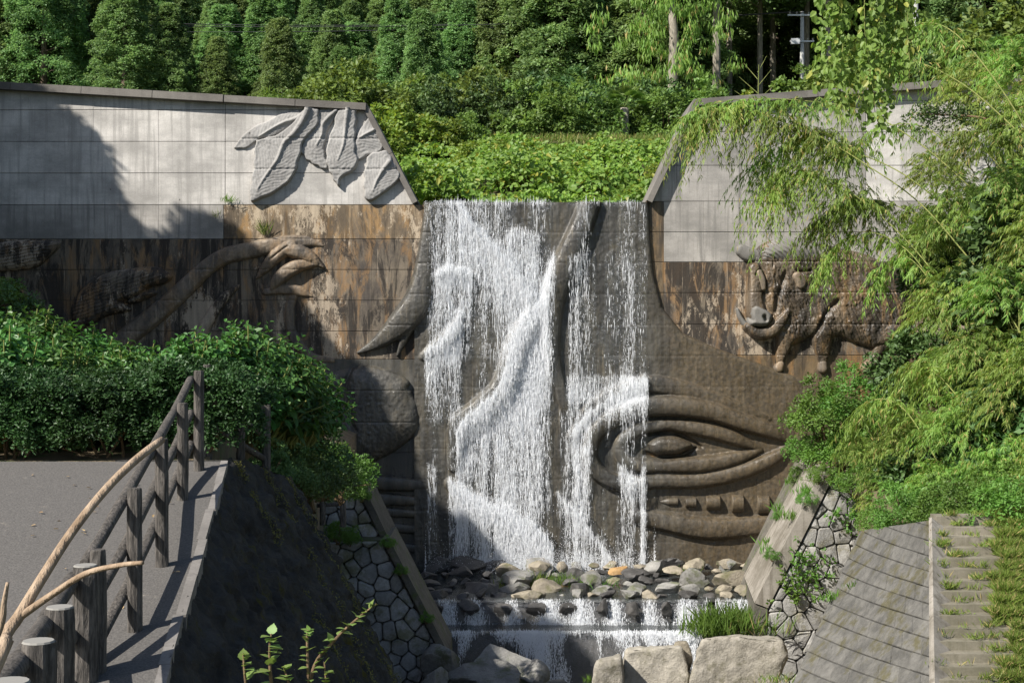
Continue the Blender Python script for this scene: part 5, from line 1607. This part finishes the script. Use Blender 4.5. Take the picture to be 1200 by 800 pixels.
# ------------------------------------------------------------------ left bank: trees that shade the dam, hedge, hydrangeas
LT = 'tall cedar on the left bank upstream of the ramp'
for (x, y, zt, w) in ((-25.0, 41.6, 13.0, 1.0), (-21.8, 39.8, 12.6, .9), (-20.6, 37.0, 12.6, .9), (-19.6, 35.0, 13.4, .9), (-18.4, 33.0, 11.6, .9), (-22.5, 35.5, 16.5, 1.1), (-26, 38, 19, 1.2), (-30, 41, 21, 1.2), (-22.5, 31.5, 13, 1.0), (-20.6, 29.0, 10.5, .9), (-18.5, 24.5, 12.0, 1.0), (-18.5, 18.5, 11.5, 1.0), (-17.6, 13.2, 11.0, .95), (-21.5, 12.5, 14, 1.0), (-22, 20, 15, 1.1), (-23, 26, 16, 1.1), (-28, 33, 20, 1.2)):
    z = float(left_z(np.array(x), np.array(y))) if y > 16 else CZ - 1.4 + max(0, -x - 15) * .75
    H = (CZ + zt - z); m = CED[int(abs(x * 7)) % 4]; s0 = H / 18.5
    plant('cedar_tree', (x, y, z), m, LT, 'tree', 'cedars on the left bank', (w, w, s0), x, ('crown', 'trunk'))

# hedge: small-leaved clipped bushes in a row along the end of the ramp
def hedge_mesh(seed, w, d, h, n):
    g = np.random.default_rng(seed); m = 260
    c = np.stack([g.uniform(-w / 2, w / 2, m), g.uniform(-d / 2, d / 2, m), h * np.sqrt(g.uniform(.02, 1, m))], -1)
    front = g.random(m) < .5; c[front, 1] = -d / 2 + g.uniform(0, .18, front.sum()); topm = ~front & (g.random(m) < .75); c[topm, 2] = h * g.uniform(.8, 1.12, topm.sum()) * (1 - .28 * (2 * c[topm, 0] / w) ** 2)
    c[front, 2] *= 1 - .25 * (2 * c[front, 0] / w) ** 2; c[front, 1] += .25 * (2 * c[front, 0] / w) ** 2 + .2 * (c[front, 2] / h) ** 2
    a = clump_leaves(c, g.uniform(.08, .16, m), n // m, .055, .028, g, .5, np.array([0, .1, h * .3]), .5)
    st = MB()
    for k in range(6): st.tube([(g.uniform(-.2, .2), 0, -.1), tuple(c[k] * .8)], [.02, .008], 5, False)
    return leaf_mesh('foliage', M['azalea'], *a), st.mesh('stems', M['twig'])


HD = [hedge_mesh(s, 1.5, 1.3, 1.02, 26000) for s in (1, 2)]
for k, (x, y) in enumerate(((-3.75, 17.3), (-4.85, 17.25), (-5.95, 17.2), (-7.1, 17.3), (-8.3, 17.4), (-4.4, 18.5), (-5.6, 18.5))):
    plant('azalea_bush', (x, y, float(left_z(np.array(x), np.array(y))) - .02), HD[k % 2], 'small-leaved dark azalea bush in the hedge, ' + ('beside the fence corner', 'second from the fence corner', 'third from the fence corner', 'fourth from the fence corner', 'fifth from the fence corner', 'in the rear row near the fence corner', 'in the rear row further from the fence')[k], 'bush', 'azalea bushes in the hedge', (1.05, 1, pr.uniform(.8, 1.0)), pr.uniform(-.2, .2), ('foliage', 'stems'))


def hydrangea(seed, r, h, stems=75):
    g = np.random.default_rng(seed); P_, D_, N_, L_, W_ = [], [], [], [], []; st = MB()
    for k in range(stems):
        u = unit(g.normal(size=3)); u[2] = abs(u[2]); q = g.uniform(.7, 1.0); tip = np.array([u[0] * r * q, u[1] * r * q, h * (.30 + .7 * u[2]) * g.uniform(.85, 1.05)])
        ax = unit(np.array([u[0] * .7, u[1] * .7, .8]) + g.normal(0, .15, 3)); root = np.array([tip[0] * .3, tip[1] * .3, 0])
        if k % 3 == 0: st.tube([tuple(root), tuple((root + tip) / 2 + [0, 0, .1]), tuple(tip)], [.018, .014, .008], 5, False)
        a0 = g.uniform(0, 6.28); e1 = unit(np.cross(ax, (.1, .2, 1.0))); e2 = np.cross(ax, e1)
        for lv in range(5):
            for j in range(2):
                an = a0 + lv * 1.57 + j * 3.1416; out = e1 * math.cos(an) + e2 * math.sin(an); el = .75 - .28 * lv
                P_.append(tip - ax * .075 * lv + g.normal(0, .01, 3)); D_.append(out + ax * el + g.normal(0, .12, 3)); N_.append(ax - out * .5 * el + g.normal(0, .12, 3)); s_ = (.07, .10, .125, .14, .14)[lv] * g.uniform(.8, 1.2); L_.append(s_); W_.append(s_ * .6)
    return leaf_mesh('foliage', M['hydrangea'], np.array(P_), np.array(D_), np.array(N_), np.array(L_), np.array(W_), hexa=True, fold=.16, droop=.14), st.mesh('stems', M['stem'])


HY = [hydrangea(s, .95, 1.35, 170) for s in (1, 2, 3)]
for k, (px, py, Y, s) in enumerate(((10, 560, 18.9, 1.3), (65, 550, 19.0, 1.15), (115, 540, 19.6, 1.05), (165, 545, 19.6, 1.0), (212, 545, 19.4, 1.08), (250, 540, 20.0, 1.2), (296, 535, 20.9, 1.3), (322, 560, 21.6, 1.1), (342, 560, 22.6, 1.1),
                                    (30, 480, 23, 1.3), (95, 480, 24, 1.2), (150, 485, 24.5, 1.2), (205, 490, 24.5, 1.2), (-40, 480, 23, 1.4), (265, 500, 23.5, 1.2), (330, 530, 24.5, 1.0))):
    o = P(px, py, Y); o.z = float(left_z(np.array(o.x), np.array(Y))) + (.05 if Y > 22 else -.08)
    lit = k in (5, 6, 7)
    plant('hydrangea_bush', o, HY[k % 3], ('hydrangea bush nearest the corner post of the ramp fence', 'tall hydrangea bush behind the side rails of the fence', 'hydrangea bush behind the end post of the fence')[k - 5] if lit else 'broad-leaved hydrangea bush ' + ('well' if Y > 22 else 'just') + ' behind the hedge, ' + where(px, (0, 45, 105, 140, 190, 240, 400), ('under the shaded dam wing', 'below the carved muzzle', 'left of the carved beast head', 'below the carved beast head', 'below the carved arm', 'below the carved claw', 'by the end of the fence')), 'bush', 'hydrangeas by the fence corner' if lit else 'hydrangeas behind the hedge', s, pr.uniform(0, 6.28), ('foliage', 'stems'))

SH['fine'] = [shrub_meshes(s, .8, 1.0, 90, 60, .085, .04, M['fern'], cr=.3) for s in (51, 52)]
SH['finedark'] = [shrub_meshes(s, .8, 1.0, 90, 60, .085, .04, M['broad_dark'], cr=.3) for s in (53,)]
for (px, py, Y, s, k, lb) in ((318, 562, 19.4, .42, 'finedark', 'low dark shrub at the foot of the end fence post'), (338, 572, 19.8, .5, 'finedark', 'low dark shrub on the end of the mossy wall'), (362, 582, 26, .9, 'finedark', 'dark fine-leaved shrub at the foot of the hydrangeas'), (350, 578, 23, .75, 'finedark', 'dark shrub overhanging the end of the mossy wall'), (378, 575, 28.5, .7, 'finedark', 'dark shrub above the small log fence'), (392, 572, 28, .75, 'fine', 'yellow-green shrub lit by the sun beside the carved beak'), (345, 560, 24.5, 1.1, 'finedark', 'dark fine-leaved shrub behind the end of the fence'), (385, 572, 29, .9, 'fine', 'yellow-green feathery shrub overhanging the stone wall'), (400, 583, 31, .55, 'fine', 'small yellow-green shrub at the stone wall edge'),
                              (398, 632, 34.0, .42, 'fine', 'bright fern tuft on the stone wall ledge'), (10, 400, 30, 1.0, 'finedark', 'dark shrub reaching up in front of the carved muzzle'), (0, 355, 30, .55, 'fine', 'light leafy spray beside the carved muzzle')):
    o = P(px, py, Y); plant('shrub', o, pr.choice(SH[k]), lb, 'shrub', None, s, pr.uniform(0, 6.28), ('foliage', 'stems'))

for (px, Y, s) in ((500, 53, .45), (530, 57, .55), (575, 52, .4), (605, 59, .5), (650, 55, .5), (690, 52, .42), (720, 58, .5), (750, 54, .5), (470, 56, .7), (785, 57, .6), (560, 62, .6), (630, 63, .5), (700, 63, .5)):
    shrub('light', px, on_hill(px, Y) - 3, Y, s, 'low bright leafy mound in the vines, ' + ('close behind' if Y < 56 else 'well behind') + ' the crest ' + where(px, (520, 590, 640, 700, 740, 900), ('at its left end', 'above the main white stream', 'at its middle', 'above the carved nose ridge', 'above the thin side fall', 'at the right sloping coping')), 'leafy mounds behind the crest', 1.3)

# ------------------------------------------------------------------ right bank: bamboo thicket
def spray_leaves(starts, dirs, lens, g, per=22, ln=.18, wd=.029, sag=.6):
    """branchlets that leave their start, bend down, and carry lance leaves"""
    m = len(starts); t = np.sort(g.uniform(.12, 1, (m, per)), 1)[..., None]
    dirs = unit(dirs)[:, None]; L = lens[:, None, None]
    pos = starts[:, None] + dirs * L * t + np.array([0, 0, -1.0]) * sag * L * t ** 2
    tan = unit(dirs + np.array([0, 0, -2.0]) * sag * t)
    side = unit(np.cross(tan, np.array([0, 0, 1.0]) + g.normal(0, .3, tan.shape)))
    sg = np.where(g.random((m, per, 1)) < .5, -1, 1)
    d = unit(tan * .8 + side * sg * .6 + g.normal(0, .25, tan.shape) + np.array([0, 0, -.8])); n = unit(np.cross(d, side * sg) + g.normal(0, .5, d.shape))
    return pos.reshape(-1, 3), d.reshape(-1, 3), n.reshape(-1, 3), ln * g.uniform(.6, 1.25, m * per), wd * g.uniform(.7, 1.2, m * per)


def bamboo_clump(seed, r, h, m=260):
    g = np.random.default_rng(seed); u = unit(g.normal(size=(m, 3))); u[:, 2] = np.abs(u[:, 2])
    st = np.stack([u[:, 0] * r * .55, u[:, 1] * r * .55, u[:, 2] * h * .62 + .1], -1) * g.uniform(.5, 1.1, (m, 1))
    a = spray_leaves(st, u + np.array([0, 0, .25]), g.uniform(.6, 1.15, m) * r * .75, g, 30)
    b = MB()
    for k in range(10): b.tube([(.1 * k - .5, 0, -.5), tuple(st[k] * [.6, .6, .6]), tuple(st[k] + [0, 0, .2])], [.018, .012, .005], 5, False)
    return leaf_mesh('leaves', M['bamboo'], *a, fold=.05, droop=.1), b.mesh('culms', M['stem'])


BC = [bamboo_clump(s, 1.5, 1.9) for s in (1, 2, 3)]
BLAB = 'rounded mound of yellow-green drooping bamboo leaves on the right bank'
for k, (px, py, Y, r) in enumerate(((1165, 140, 38, 62), (1195, 215, 36, 64), (1125, 235, 38, 56), (1085, 270, 39, 38), (1190, 320, 34, 66), (1120, 335, 36, 58), (1088, 350, 39, 30), (1150, 400, 34, 60), (1098, 425, 36, 42), (1190, 440, 32, 62), (1130, 480, 33, 56), (1070, 495, 35, 48),
                                    (1180, 540, 31, 58), (1105, 550, 33, 48), (1045, 545, 36, 36), (1030, 575, 36, 26), (1150, 590, 29.5, 36), (1210, 120, 34, 60), (1230, 260, 32, 60), (1235, 400, 31, 60), (1240, 520, 29, 55), (1010, 520, 38, 26), (1095, 190, 42, 36), (1140, 85, 44, 45), (1200, 60, 42, 55), (1060, 600, 33, 22))):
    s = r / F * Y / 1.5
    plant('bamboo_clump', P(px, py + r * .75, Y), BC[k % 3], ('broad' if r > 50 else 'small' if r < 38 else 'rounded') + ' bamboo mound ' + where(py, (100, 200, 290, 390, 460, 530, 700), ('above the right coping', 'beside the pale wing panel', 'beside the dark leafy bough', 'beside the carved boar', 'below the rump of the boar', 'above the pale stone wall', 'above the block slope and stairs')) + (', at the dam face' if Y > 37.5 else ', at the outer edge of the bank' if px > 1160 else ', halfway down the bank' if Y > 33.5 else ', low at the front'), 'bamboo', 'bamboo mounds on the right bank', (s, s, s * pr.uniform(.9, 1.2)), pr.uniform(0, 6.28), ('leaves', 'culms'))
# dark leafy undergrowth within the thicket
for (px, py, Y, s) in ((1120, 300, 41, .7), (1155, 310, 40, .75), (1190, 420, 37.5, .9), (1130, 560, 34.5, .7), (1180, 560, 33, .75), (1185, 270, 41, .8), (1230, 350, 36, 1.1), (1100, 430, 38.5, .7), (1230, 520, 33, 1.0)):
    plant('shrub', P(px, py + 40, Y), pr.choice(SH['dark']), 'dark leafy shrub showing through the bamboo ' + where(py, (280, 310, 430, 540, 900), ('beside the pale wing panel', 'level with the carved mane', 'level with the carved boar', 'above the stone wall', 'above the stairs')), 'shrub', 'dark shrubs inside the bamboo', s, pr.uniform(0, 6.28), ('foliage', 'stems'))
for (px, py, Y, s, k, lb) in ((968, 505, 40, 1.25, 'fine', 'bright shrub at the foot of the dam below the carved boar'), (1005, 492, 40, 1.3, 'fine', 'leafy shrub between the carved boar and the bamboo'), (950, 540, 41, .8, 'fine', 'small shrub overhanging the top of the concrete edge'), (985, 545, 40, 1.1, 'fine', 'low green shrub above the pale stone wall'), (1000, 575, 37.6, .6, 'fine', 'trailing shrub on top of the pale stone wall'),
                              (1110, 615, 28, .8, 'fine', 'weedy shrub above the top of the stairs'), (1165, 612, 27.5, .95, 'fine', 'broad weedy shrub behind the stair head'), (1060, 618, 29.5, .8, 'fine', 'leafy weeds trailing over the top of the block slope'), (1030, 622, 30.5, .55, 'fine', 'small weeds at the upper corner of the block slope'), (1200, 620, 26.5, 1.0, 'fine', 'weeds crowding the outer side of the stairs')):
    plant('shrub', P(px, py, Y), pr.choice(SH[k]), lb, 'shrub', None, s, pr.uniform(0, 6.28), ('foliage', 'stems'))


def bamboo_culm(pts, label, seed, s0=.25, n=60, ln=1.0, per=26):
    """one arching culm with hanging sprays"""
    g = np.random.default_rng(seed); c = catmull([P(*p) for p in pts], 8); m = len(c)
    e = thing('bamboo_culm', c[0], label, 'bamboo')
    b = MB(); b.tube(c, list(np.linspace(.020, .005, m)), 7); wobj('culm', b.mesh('culm', M['stem'], True), e)
    i = g.uniform(s0, 1, n) * (m - 1); k0 = i.astype(int).clip(0, m - 2); fr = (i - k0)[:, None]
    st = c[k0] * (1 - fr) + c[k0 + 1] * fr; tan = unit(c[k0 + 1] - c[k0])
    d = tan * .55 + g.normal(0, .7, (n, 3)) * [1, 1, .5] + np.array([0, 0, .05])
    a = spray_leaves(st, d, g.uniform(.45, 1.15, n) * ln, g, per, sag=.85)
    wobj('leaves', leaf_mesh('leaves', M['bamboo'], *a, fold=.05, droop=.1), e); return e


bamboo_culm([(1150, 320, 36), (1080, 240, 37), (1015, 193, 38), (965, 163, 39), (925, 146, 39.5), (880, 132, 40), (840, 128, 40), (812, 150, 40)], 'long bamboo culm arching over the right wing of the dam with hanging sprays', 1, .34, 300, 1.25, 30)
bamboo_culm([(1140, 380, 36), (1070, 290, 38), (1010, 235, 39), (960, 205, 39.5), (920, 200, 40), (905, 225, 40)], 'bamboo culm drooping in front of the grey dam panels', 2, .35, 230, 1.4, 28)
bamboo_culm([(1120, 380, 37), (1070, 300, 38), (1020, 272, 39), (985, 285, 40), (965, 318, 40)], 'bamboo culm drooping over the back of the carved boar', 3, .25, 85, .8, 26)
bamboo_culm([(1130, 300, 38), (1070, 250, 40), (1020, 235, 41), (985, 240, 41), (960, 262, 41)], 'bamboo culm hanging above the carved mane', 4, .2, 190, 1.15, 28)
bamboo_culm([(1120, 400, 36), (1090, 330, 37), (1060, 300, 38), (1035, 310, 39), (1022, 335, 39)], 'bamboo culm hanging over the rump of the carved boar', 5, .15, 60, .6, 24)
bamboo_culm([(1140, 200, 38), (1085, 150, 39), (1030, 150, 40), (995, 175, 40)], 'short bamboo culm crossing the pale wing panel', 6, .2, 60, .8, 24)
bamboo_culm([(1210, 170, 33), (1130, 100, 34), (1060, 70, 35), (1010, 90, 36), (985, 130, 36)], 'high bamboo culm arching above the right coping', 7, .3, 60, 1.0, 26)
bamboo_culm([(1150, 500, 33), (1100, 440, 34), (1070, 430, 35), (1050, 455, 36)], 'bamboo culm bending down beside the hind hoof of the boar', 8, .2, 60, 1.1, 26)
bamboo_culm([(1110, 560, 33), (1060, 480, 34), (1020, 470, 35), (1000, 510, 35.5)], 'bamboo culm drooping over the top of the pale stone wall', 9, .2, 60, .9, 26)
bamboo_culm([(1250, 250, 30), (1190, 130, 30), (1120, 40, 31), (1070, 30, 32), (1040, 70, 32)], 'tall bamboo culm leaning out under the hanging vine', 10, .35, 70, .9, 26)

bamboo_culm([(1130, 260, 38), (1060, 205, 39), (1000, 178, 40), (950, 165, 40.5), (905, 172, 41), (885, 200, 41)], 'leafy bamboo culm filling the curtain before the grey panels', 11, .35, 150, 1.2, 28)
bamboo_culm([(1160, 240, 37), (1080, 170, 38), (1010, 130, 39), (940, 118, 39.5), (880, 116, 40), (835, 122, 40), (800, 140, 40)], 'topmost bamboo culm trailing along the right coping', 12, .4, 170, .85, 28)
# hanging kudzu vine from a limb above the frame, on a tree of the right bank
vt = thing('vine_clad_tree', (12.2, 21, CZ - 2.6), 'tree on the right bank whose high limb carries the hanging big-leaved vine', 'tree')
b = MB(); b.tube(catmull([(12.2, 21, CZ - 3), (11.8, 21, CZ + 2), (11.0, 21.2, CZ + 5.6), (8.6, 21.4, CZ + 7.0), (5.0, 21.6, CZ + 7.2)], 5), list(np.linspace(.24, .05, 21)), 9); wobj('trunk', b.mesh('trunk', M['bark'], True), vt)
cc = np.stack([g.uniform(8.2, 13.5, 60), 21 + g.normal(0, 1, 60), CZ + 6.3 + g.normal(0, .8, 60)], -1)
wobj('crown', leaf_mesh('crown', M['broad'], *clump_leaves(cc, .5, 60, .13, .07, g), hexa=True), vt)
kv = thing('hanging_vine', (5.1, 21.5, CZ + 1), 'curtain of large kudzu leaves hanging from a limb above the right coping', 'vine')
strands = []
for k in range(26):
    x0 = g.uniform(4.7, 6.1); low = np.interp(x0, [4.65, 4.9, 5.3, 5.7, 6.1], [4.0, 3.2, 2.9, 3.7, 4.3]) + abs(g.normal(0, .35))
    zz = np.arange(7.1, low, -.07); strands.append(np.stack([x0 + .10 * np.sin(zz * 2 + k) + (7.1 - zz) * .02 * g.normal(), 21.5 + g.normal(0, .3) + .1 * np.cos(zz * 1.7 + k), CZ + zz], -1))
b = MB()
for s_ in strands[::2]: b.tube(s_[::6], .006, 4, False)
wobj('stems', b.mesh('stems', M['stem']), kv)
ps = np.repeat(np.concatenate(strands), 2, 0); m = len(ps); ps = ps + g.normal(0, .07, ps.shape)
nn = unit(np.stack([g.normal(-.25, .5, m), g.normal(-.7, .4, m), g.uniform(.1, .9, m)], -1)); dd = unit(np.stack([g.normal(0, .6, m), g.normal(-.2, .3, m), np.full(m, -.7)], -1))
wobj('leaves', leaf_mesh('leaves', M['bamboo_dark'], ps, dd, nn, g.uniform(.07, .14, m), g.uniform(.06, .115, m), hexa=True, fold=.14, droop=.1), kv)
# dark leafy bough in front of the pale wing panel
bo = thing('leafy_bough', P(1180, 150, 34), 'dark flat leafy bough reaching out in front of the pale wing panel', 'branch')
b = MB(); bp = catmull([P(1190, 150, 34), P(1150, 138, 34.5), P(1110, 135, 35), P(1078, 134, 35)], 6); b.tube(bp, list(np.linspace(.04, .008, len(bp))), 6); wobj('stem', b.mesh('stem', M['twig'], True), bo)
cc = np.array([bp[k] for k in g.integers(3, len(bp), 60)]) + g.normal(0, .22, (60, 3)) * [1, 1.2, .55]
wobj('leaves', leaf_mesh('leaves', M['broad_dark'], *clump_leaves(cc, .16, 24, .09, .05, g), hexa=True), bo)

# undergrowth over the right bank and grass on the stairs
def on_right(n, x0, x1, y0, y1):
    x = g.uniform(x0, x1, n); y = g.uniform(y0, y1, n); ok = x > rbx(y) + .02; x, y = x[ok], y[ok]
    return np.stack([x, y, right_z(x, y)], -1)


q = on_right(36000, 7.8, 24, 27, 45.8); q[:, 2] += .05 + .55 * fbm(q[:, 0] * .9, q[:, 1] * .9, 8, 3) * g.uniform(.3, 1, len(q)); m = len(q)
nn = unit(g.normal(0, .6, (m, 3)) + [-.2, -.3, .8]); tag(obj('bank_undergrowth', leaf_mesh('bank_undergrowth', M['fern'], q, np.cross(nn, g.normal(size=(m, 3))), nn, g.uniform(.08, .2, m), g.uniform(.05, .10, m), hexa=True)), 'low weedy undergrowth covering the right bank', 'undergrowth', kind='stuff')
gb = []
for k_ in range(22):
    yy = 26.3 - .285 * k_; zz = z0 - .148 * k_; xl = stx - (26.2 - yy) * .29
    edge = 1.02 + .2 * math.sin(k_ * .7) + g.normal(0, .12)
    for _ in range(int(g.uniform(1100, 1500))): gb.append((xl + edge + abs(g.normal(0, .4)), yy + g.uniform(-.03, .27), zz))
    for _ in range(3):
        cx = g.uniform(0, edge); nb = int(g.uniform(10, 90)); c0 = g.uniform(-.02, .24)
        for _ in range(nb): gb.append((xl + cx + g.normal(0, .07), yy + c0 + g.normal(0, .03), zz))
    for _ in range(700): gb.append((xl + edge + abs(g.normal(.05, .4)), yy - .02 - g.uniform(0, .02), zz - g.uniform(0, .148)))
    for _ in range(300): gb.append((xl + g.uniform(1.6, 2.3), yy + g.uniform(-.05, .25), zz))
gb = np.array(gb); tag(obj('stair_grass', blades('stair_grass', gb, g.uniform(.05, .26, len(gb)) * (.6 + .8 * fbm(gb[:, 0] * 2, gb[:, 1] * 2, 3)), .016, M['grass'], .6)), 'fresh grass growing along the treads of the overgrown stairs', 'grass', kind='stuff')
q = on_right(9000, 9.2, 14, 18, 27.5); tag(obj('bank_grass', blades('bank_grass', q, g.uniform(.1, .35, len(q)), .016, M['grass'], .5)), 'dry and green grass on the bank beside the stairs', 'grass', kind='stuff')

# tufts and clumps by the water
def tuft(px, py, Y, n, h, spread, label, mat='grass', w=.018):
    o = P(px, py, Y); e = thing('grass_tuft', o, label, 'grass'); p = np.array(o) + np.stack([g.normal(0, spread, n), g.normal(0, spread * .6, n), np.zeros(n)], -1)
    bo_ = wobj('blades', blades('blades', p, h * g.uniform(.5, 1.15, n), w, M[mat], .38), e); bo_['kind'] = 'stuff'
    return e


tuft(603, 696, 42.6, 160, .75, .22, 'tall green weed tuft standing in the rubble'); tuft(625, 690, 42.8, 120, .7, .25, 'weed tuft beside the pointed pale boulder'); tuft(655, 688, 43, 140, .6, .35, 'spreading weed tuft below the falling water', 'fern')
tuft(690, 690, 42.9, 140, .5, .4, 'low weed tuft below the orange boulder', 'fern'); tuft(805, 678, 43.8, 60, .5, .12, 'small weed tuft under the moss-topped boulder')
tuft(885, 742, 38.2, 330, .75, .5, 'large green grass clump at the foot of the pale stone wall'); tuft(840, 745, 38.2, 380, .8, .4, 'leafy weed clump left of the large grass clump', 'fern', .04); tuft(855, 738, 38.4, 380, .9, .5, 'leafy weed clump behind the largest pale boulder', 'fern', .04)
tuft(975, 705, 28.4, 60, .3, .15, 'weed rooted in the block slope below its mossy corner', 'fern', .03); tuft(1005, 690, 28.0, 50, .25, .12, 'weed in a joint near the middle of the block slope', 'fern', .03); tuft(1040, 800, 24.3, 60, .28, .1, 'grass tuft in a low joint of the block slope')
tuft(915, 800, 34.2, 120, .3, .3, 'short grass at the foot of the block slope'); tuft(690, 800, 35, 30, .3, .08, 'tiny weed tuft on the square pale boulder', 'fern'); tuft(255, 256, 46.0, 25, .45, .06, 'grass sprig rooted in the joint under the carved leaves')
tuft(310, 276, 45.9, 40, .7, .06, 'tall grass sprig growing from the brown dam panel'); tuft(268, 238, 45.9, 60, .35, .14, 'small weed at the foot of the pale wing panel', 'fern')
for (px, py, Y, s) in ((938, 566, 41.6, .45), (918, 610, 41.4, .35), (962, 565, 38.0, .45), (945, 590, 38.0, .32), (905, 655, 38.0, .25), (425, 585, 34.9, .25), (455, 640, 34.3, .22), (470, 672, 34.3, .2), (500, 728, 34.3, .2), (410, 636, 34.3, .3)):
    plant('shrub', P(px, py, Y), pr.choice(SH['fine']), 'small weedy plant rooted along the slanting concrete edge' if px > 800 else 'small weedy plant on the mossy edge of the shaded stone wall', 'weed', 'weeds on the wall edges' + (' right' if px > 800 else ' left'), s, pr.uniform(0, 6.28), ('foliage', 'stems'))
for k, (px, py, Y, n) in enumerate(((900, 640, 41, 40), (918, 600, 42, 60), (935, 570, 42.5, 80), (905, 650, 40, 40), (930, 610, 38.5, 70), (945, 580, 38.3, 70))):
    tuft(px, py, Y, n, .4, .16, 'weeds rooted in the crack along the concrete channel edge', 'fern', .035)['group'] = 'weeds in the channel edge crack'
# trailing weed sprigs over the pale stone wall
for (px, py) in ((950, 665), (930, 690), (1000, 600)):
    o = P(px, py, 37.8); e = thing('trailing_weed', o, 'pale green weed trailing over the stones of the pale wall', 'weed', 'weeds on the pale wall')
    cc = np.array(o) + g.normal(0, .35, (40, 3)) * [1, .08, .8]; wobj('leaves', leaf_mesh('leaves', M['fern'], *clump_leaves(cc, .07, 7, .12, .06, g), hexa=True), e)

# moss lines in the grooves of the ramp wall
mv = []
for yj in (16.35, 17.3, 18.2):
    row = int(np.argmin(np.abs(T[:, 1] - yj))); n = 7000; kk = g.integers(2, 149, n); fr = fbm(dep[kk] * 2.1 + yj, kk * 0. + yj, 3, 3) > .36
    p = V[np.clip(row + g.integers(-2, 3, n), 0, 419), kk] + g.normal(0, .02, (n, 3)); mv.append(p[fr])
mv = np.concatenate(mv); m = len(mv); nn = unit(g.normal(0, .5, (m, 3)) + [.8, -.3, .5])
M['moss'] = leaf_mat('moss', (.085, .085, .018), (.14, .13, .028), trans=.2)
mo = wobj('moss', leaf_mesh('moss', M['moss'], mv, np.cross(nn, g.normal(size=(m, 3))), nn, .024, .02), rw); mo["kind"] = 'stuff'

# leafy sprigs close to the viewer
def one_leaf(seed):
    g_ = np.random.default_rng(seed); n = 9; v = [(0, 0, 0)]; f = []
    for k in range(1, n):
        t = k / n; w = .46 * math.sin(math.pi * t ** .75) * (1 + .12 * (k % 2)); v += [(-w, t, .10 * w + -.15 * t * t), (0, t, -.15 * t * t), (w, t, .10 * w - .15 * t * t)]
    v.append((0, 1.05, -.17))
    f += [(0, 2, 1), (0, 3, 2)]
    for k in range(n - 2):
        a = 1 + 3 * k; f += [(a, a + 1, a + 4, a + 3), (a + 1, a + 2, a + 5, a + 4)]
    a = 1 + 3 * (n - 2); f += [(a, a + 1, len(v) - 1), (a + 1, a + 2, len(v) - 1)]
    me = bpy.data.meshes.new('leaf'); me.from_pydata(v, [], f); me.update(); me.materials.append(M['sprig']); me.polygons.foreach_set("use_smooth", np.ones(len(me.polygons), dtype=bool)); return me


M['sprig'] = leaf_mat('sprig_leaf', (.16, .25, .06), (.22, .32, .09), trans=.4, var=.2)
LEAF = one_leaf(1)


def sprig(pts, label, seed, n=18, size=.042, r=.006):
    g_ = np.random.default_rng(seed); c = catmull([P(*p) if len(p) == 3 and abs(p[0]) > 20 else Vector(p) for p in pts], 6); e = thing('leafy_sprig', c[0], label, 'plant')
    b = MB(); b.tube(c, list(np.linspace(r * 1.6, r * .4, len(c))), 6); wobj('stem', b.mesh('stem', M['twig'], True), e)
    for k in range(n):
        t = .42 + .58 * (k + .5) / n; i = t * (len(c) - 1); k0 = min(int(i), len(c) - 2); p = c[k0] + (c[k0 + 1] - c[k0]) * (i - k0)
        o = bpy.data.objects.new('leaf', LEAF); link(o, e); o.location = Vector(p) - e.location
        s = size * g_.uniform(.65, 1.2) * (1.1 - .45 * t); d = Vector((g_.normal(0, 1), -.5 + g_.normal(0, .5), g_.uniform(-.1, .9))).normalized()
        o.rotation_euler = d.to_track_quat('Y', 'Z').to_euler(); o.scale = (s, s, s)
    return e


sprig([(480, 1000, 4.6), (360, 880, 4.5), (366, 788, 4.45), (392, 750, 4.42), (418, 725, 4.4), (441, 707, 4.4)], 'long leafy sprig with a reddish tip slanting over the dark wall', 1, 20, .040)
sprig([(420, 1000, 4.6), (330, 900, 4.5), (318, 800, 4.4), (316, 760, 4.4), (318, 742, 4.4)], 'upright sprig of broad rounded leaves below the dark wall', 2, 18, .055)
sprig([(400, 1000, 4.6), (300, 900, 4.5), (288, 800, 4.4), (285, 765, 4.4)], 'short leafy sprig beside the upright broad-leaved one', 3, 14, .05)
sprig([(430, 1000, 4.6), (370, 900, 4.5), (362, 800, 4.4), (360, 745, 4.4), (362, 738, 4.4)], 'thin sprig with small leaves in the middle of the leafy cluster', 4, 22, .036)
sprig([(440, 1000, 4.6), (350, 900, 4.5), (340, 810, 4.35), (332, 780, 4.35)], 'low sprig in front of the broad-leaved one', 5, 16, .05)
sprig([(470, 1000, 4.6), (400, 900, 4.5), (385, 820, 4.35), (380, 775, 4.35)], 'low sprig crossing the base of the long slanting one', 6, 16, .045)

# dry leaves blown over the ramp
m = 170; lx = g.uniform(-9, -2.7, m); ly = g.uniform(7, 15.8, m); ok = lx < edge_x(ly) - .1; lx, ly = lx[ok], ly[ok]; m = len(lx)
M['litter'] = leaf_mat('dry_leaf', (.30, .19, .09), (.45, .34, .17), trans=.1)
nn = unit(g.normal(0, .25, (m, 3)) + [0, 0, 1.0]); tag(obj('leaf_litter', leaf_mesh('leaf_litter', M['litter'], np.stack([lx, ly, ramp_z(ly) + .016], -1), np.cross(nn, g.normal(size=(m, 3))), nn, g.uniform(.03, .075, m), g.uniform(.02, .045, m), hexa=True)), 'dry fallen leaves scattered over the asphalt ramp', 'leaves', kind='stuff')
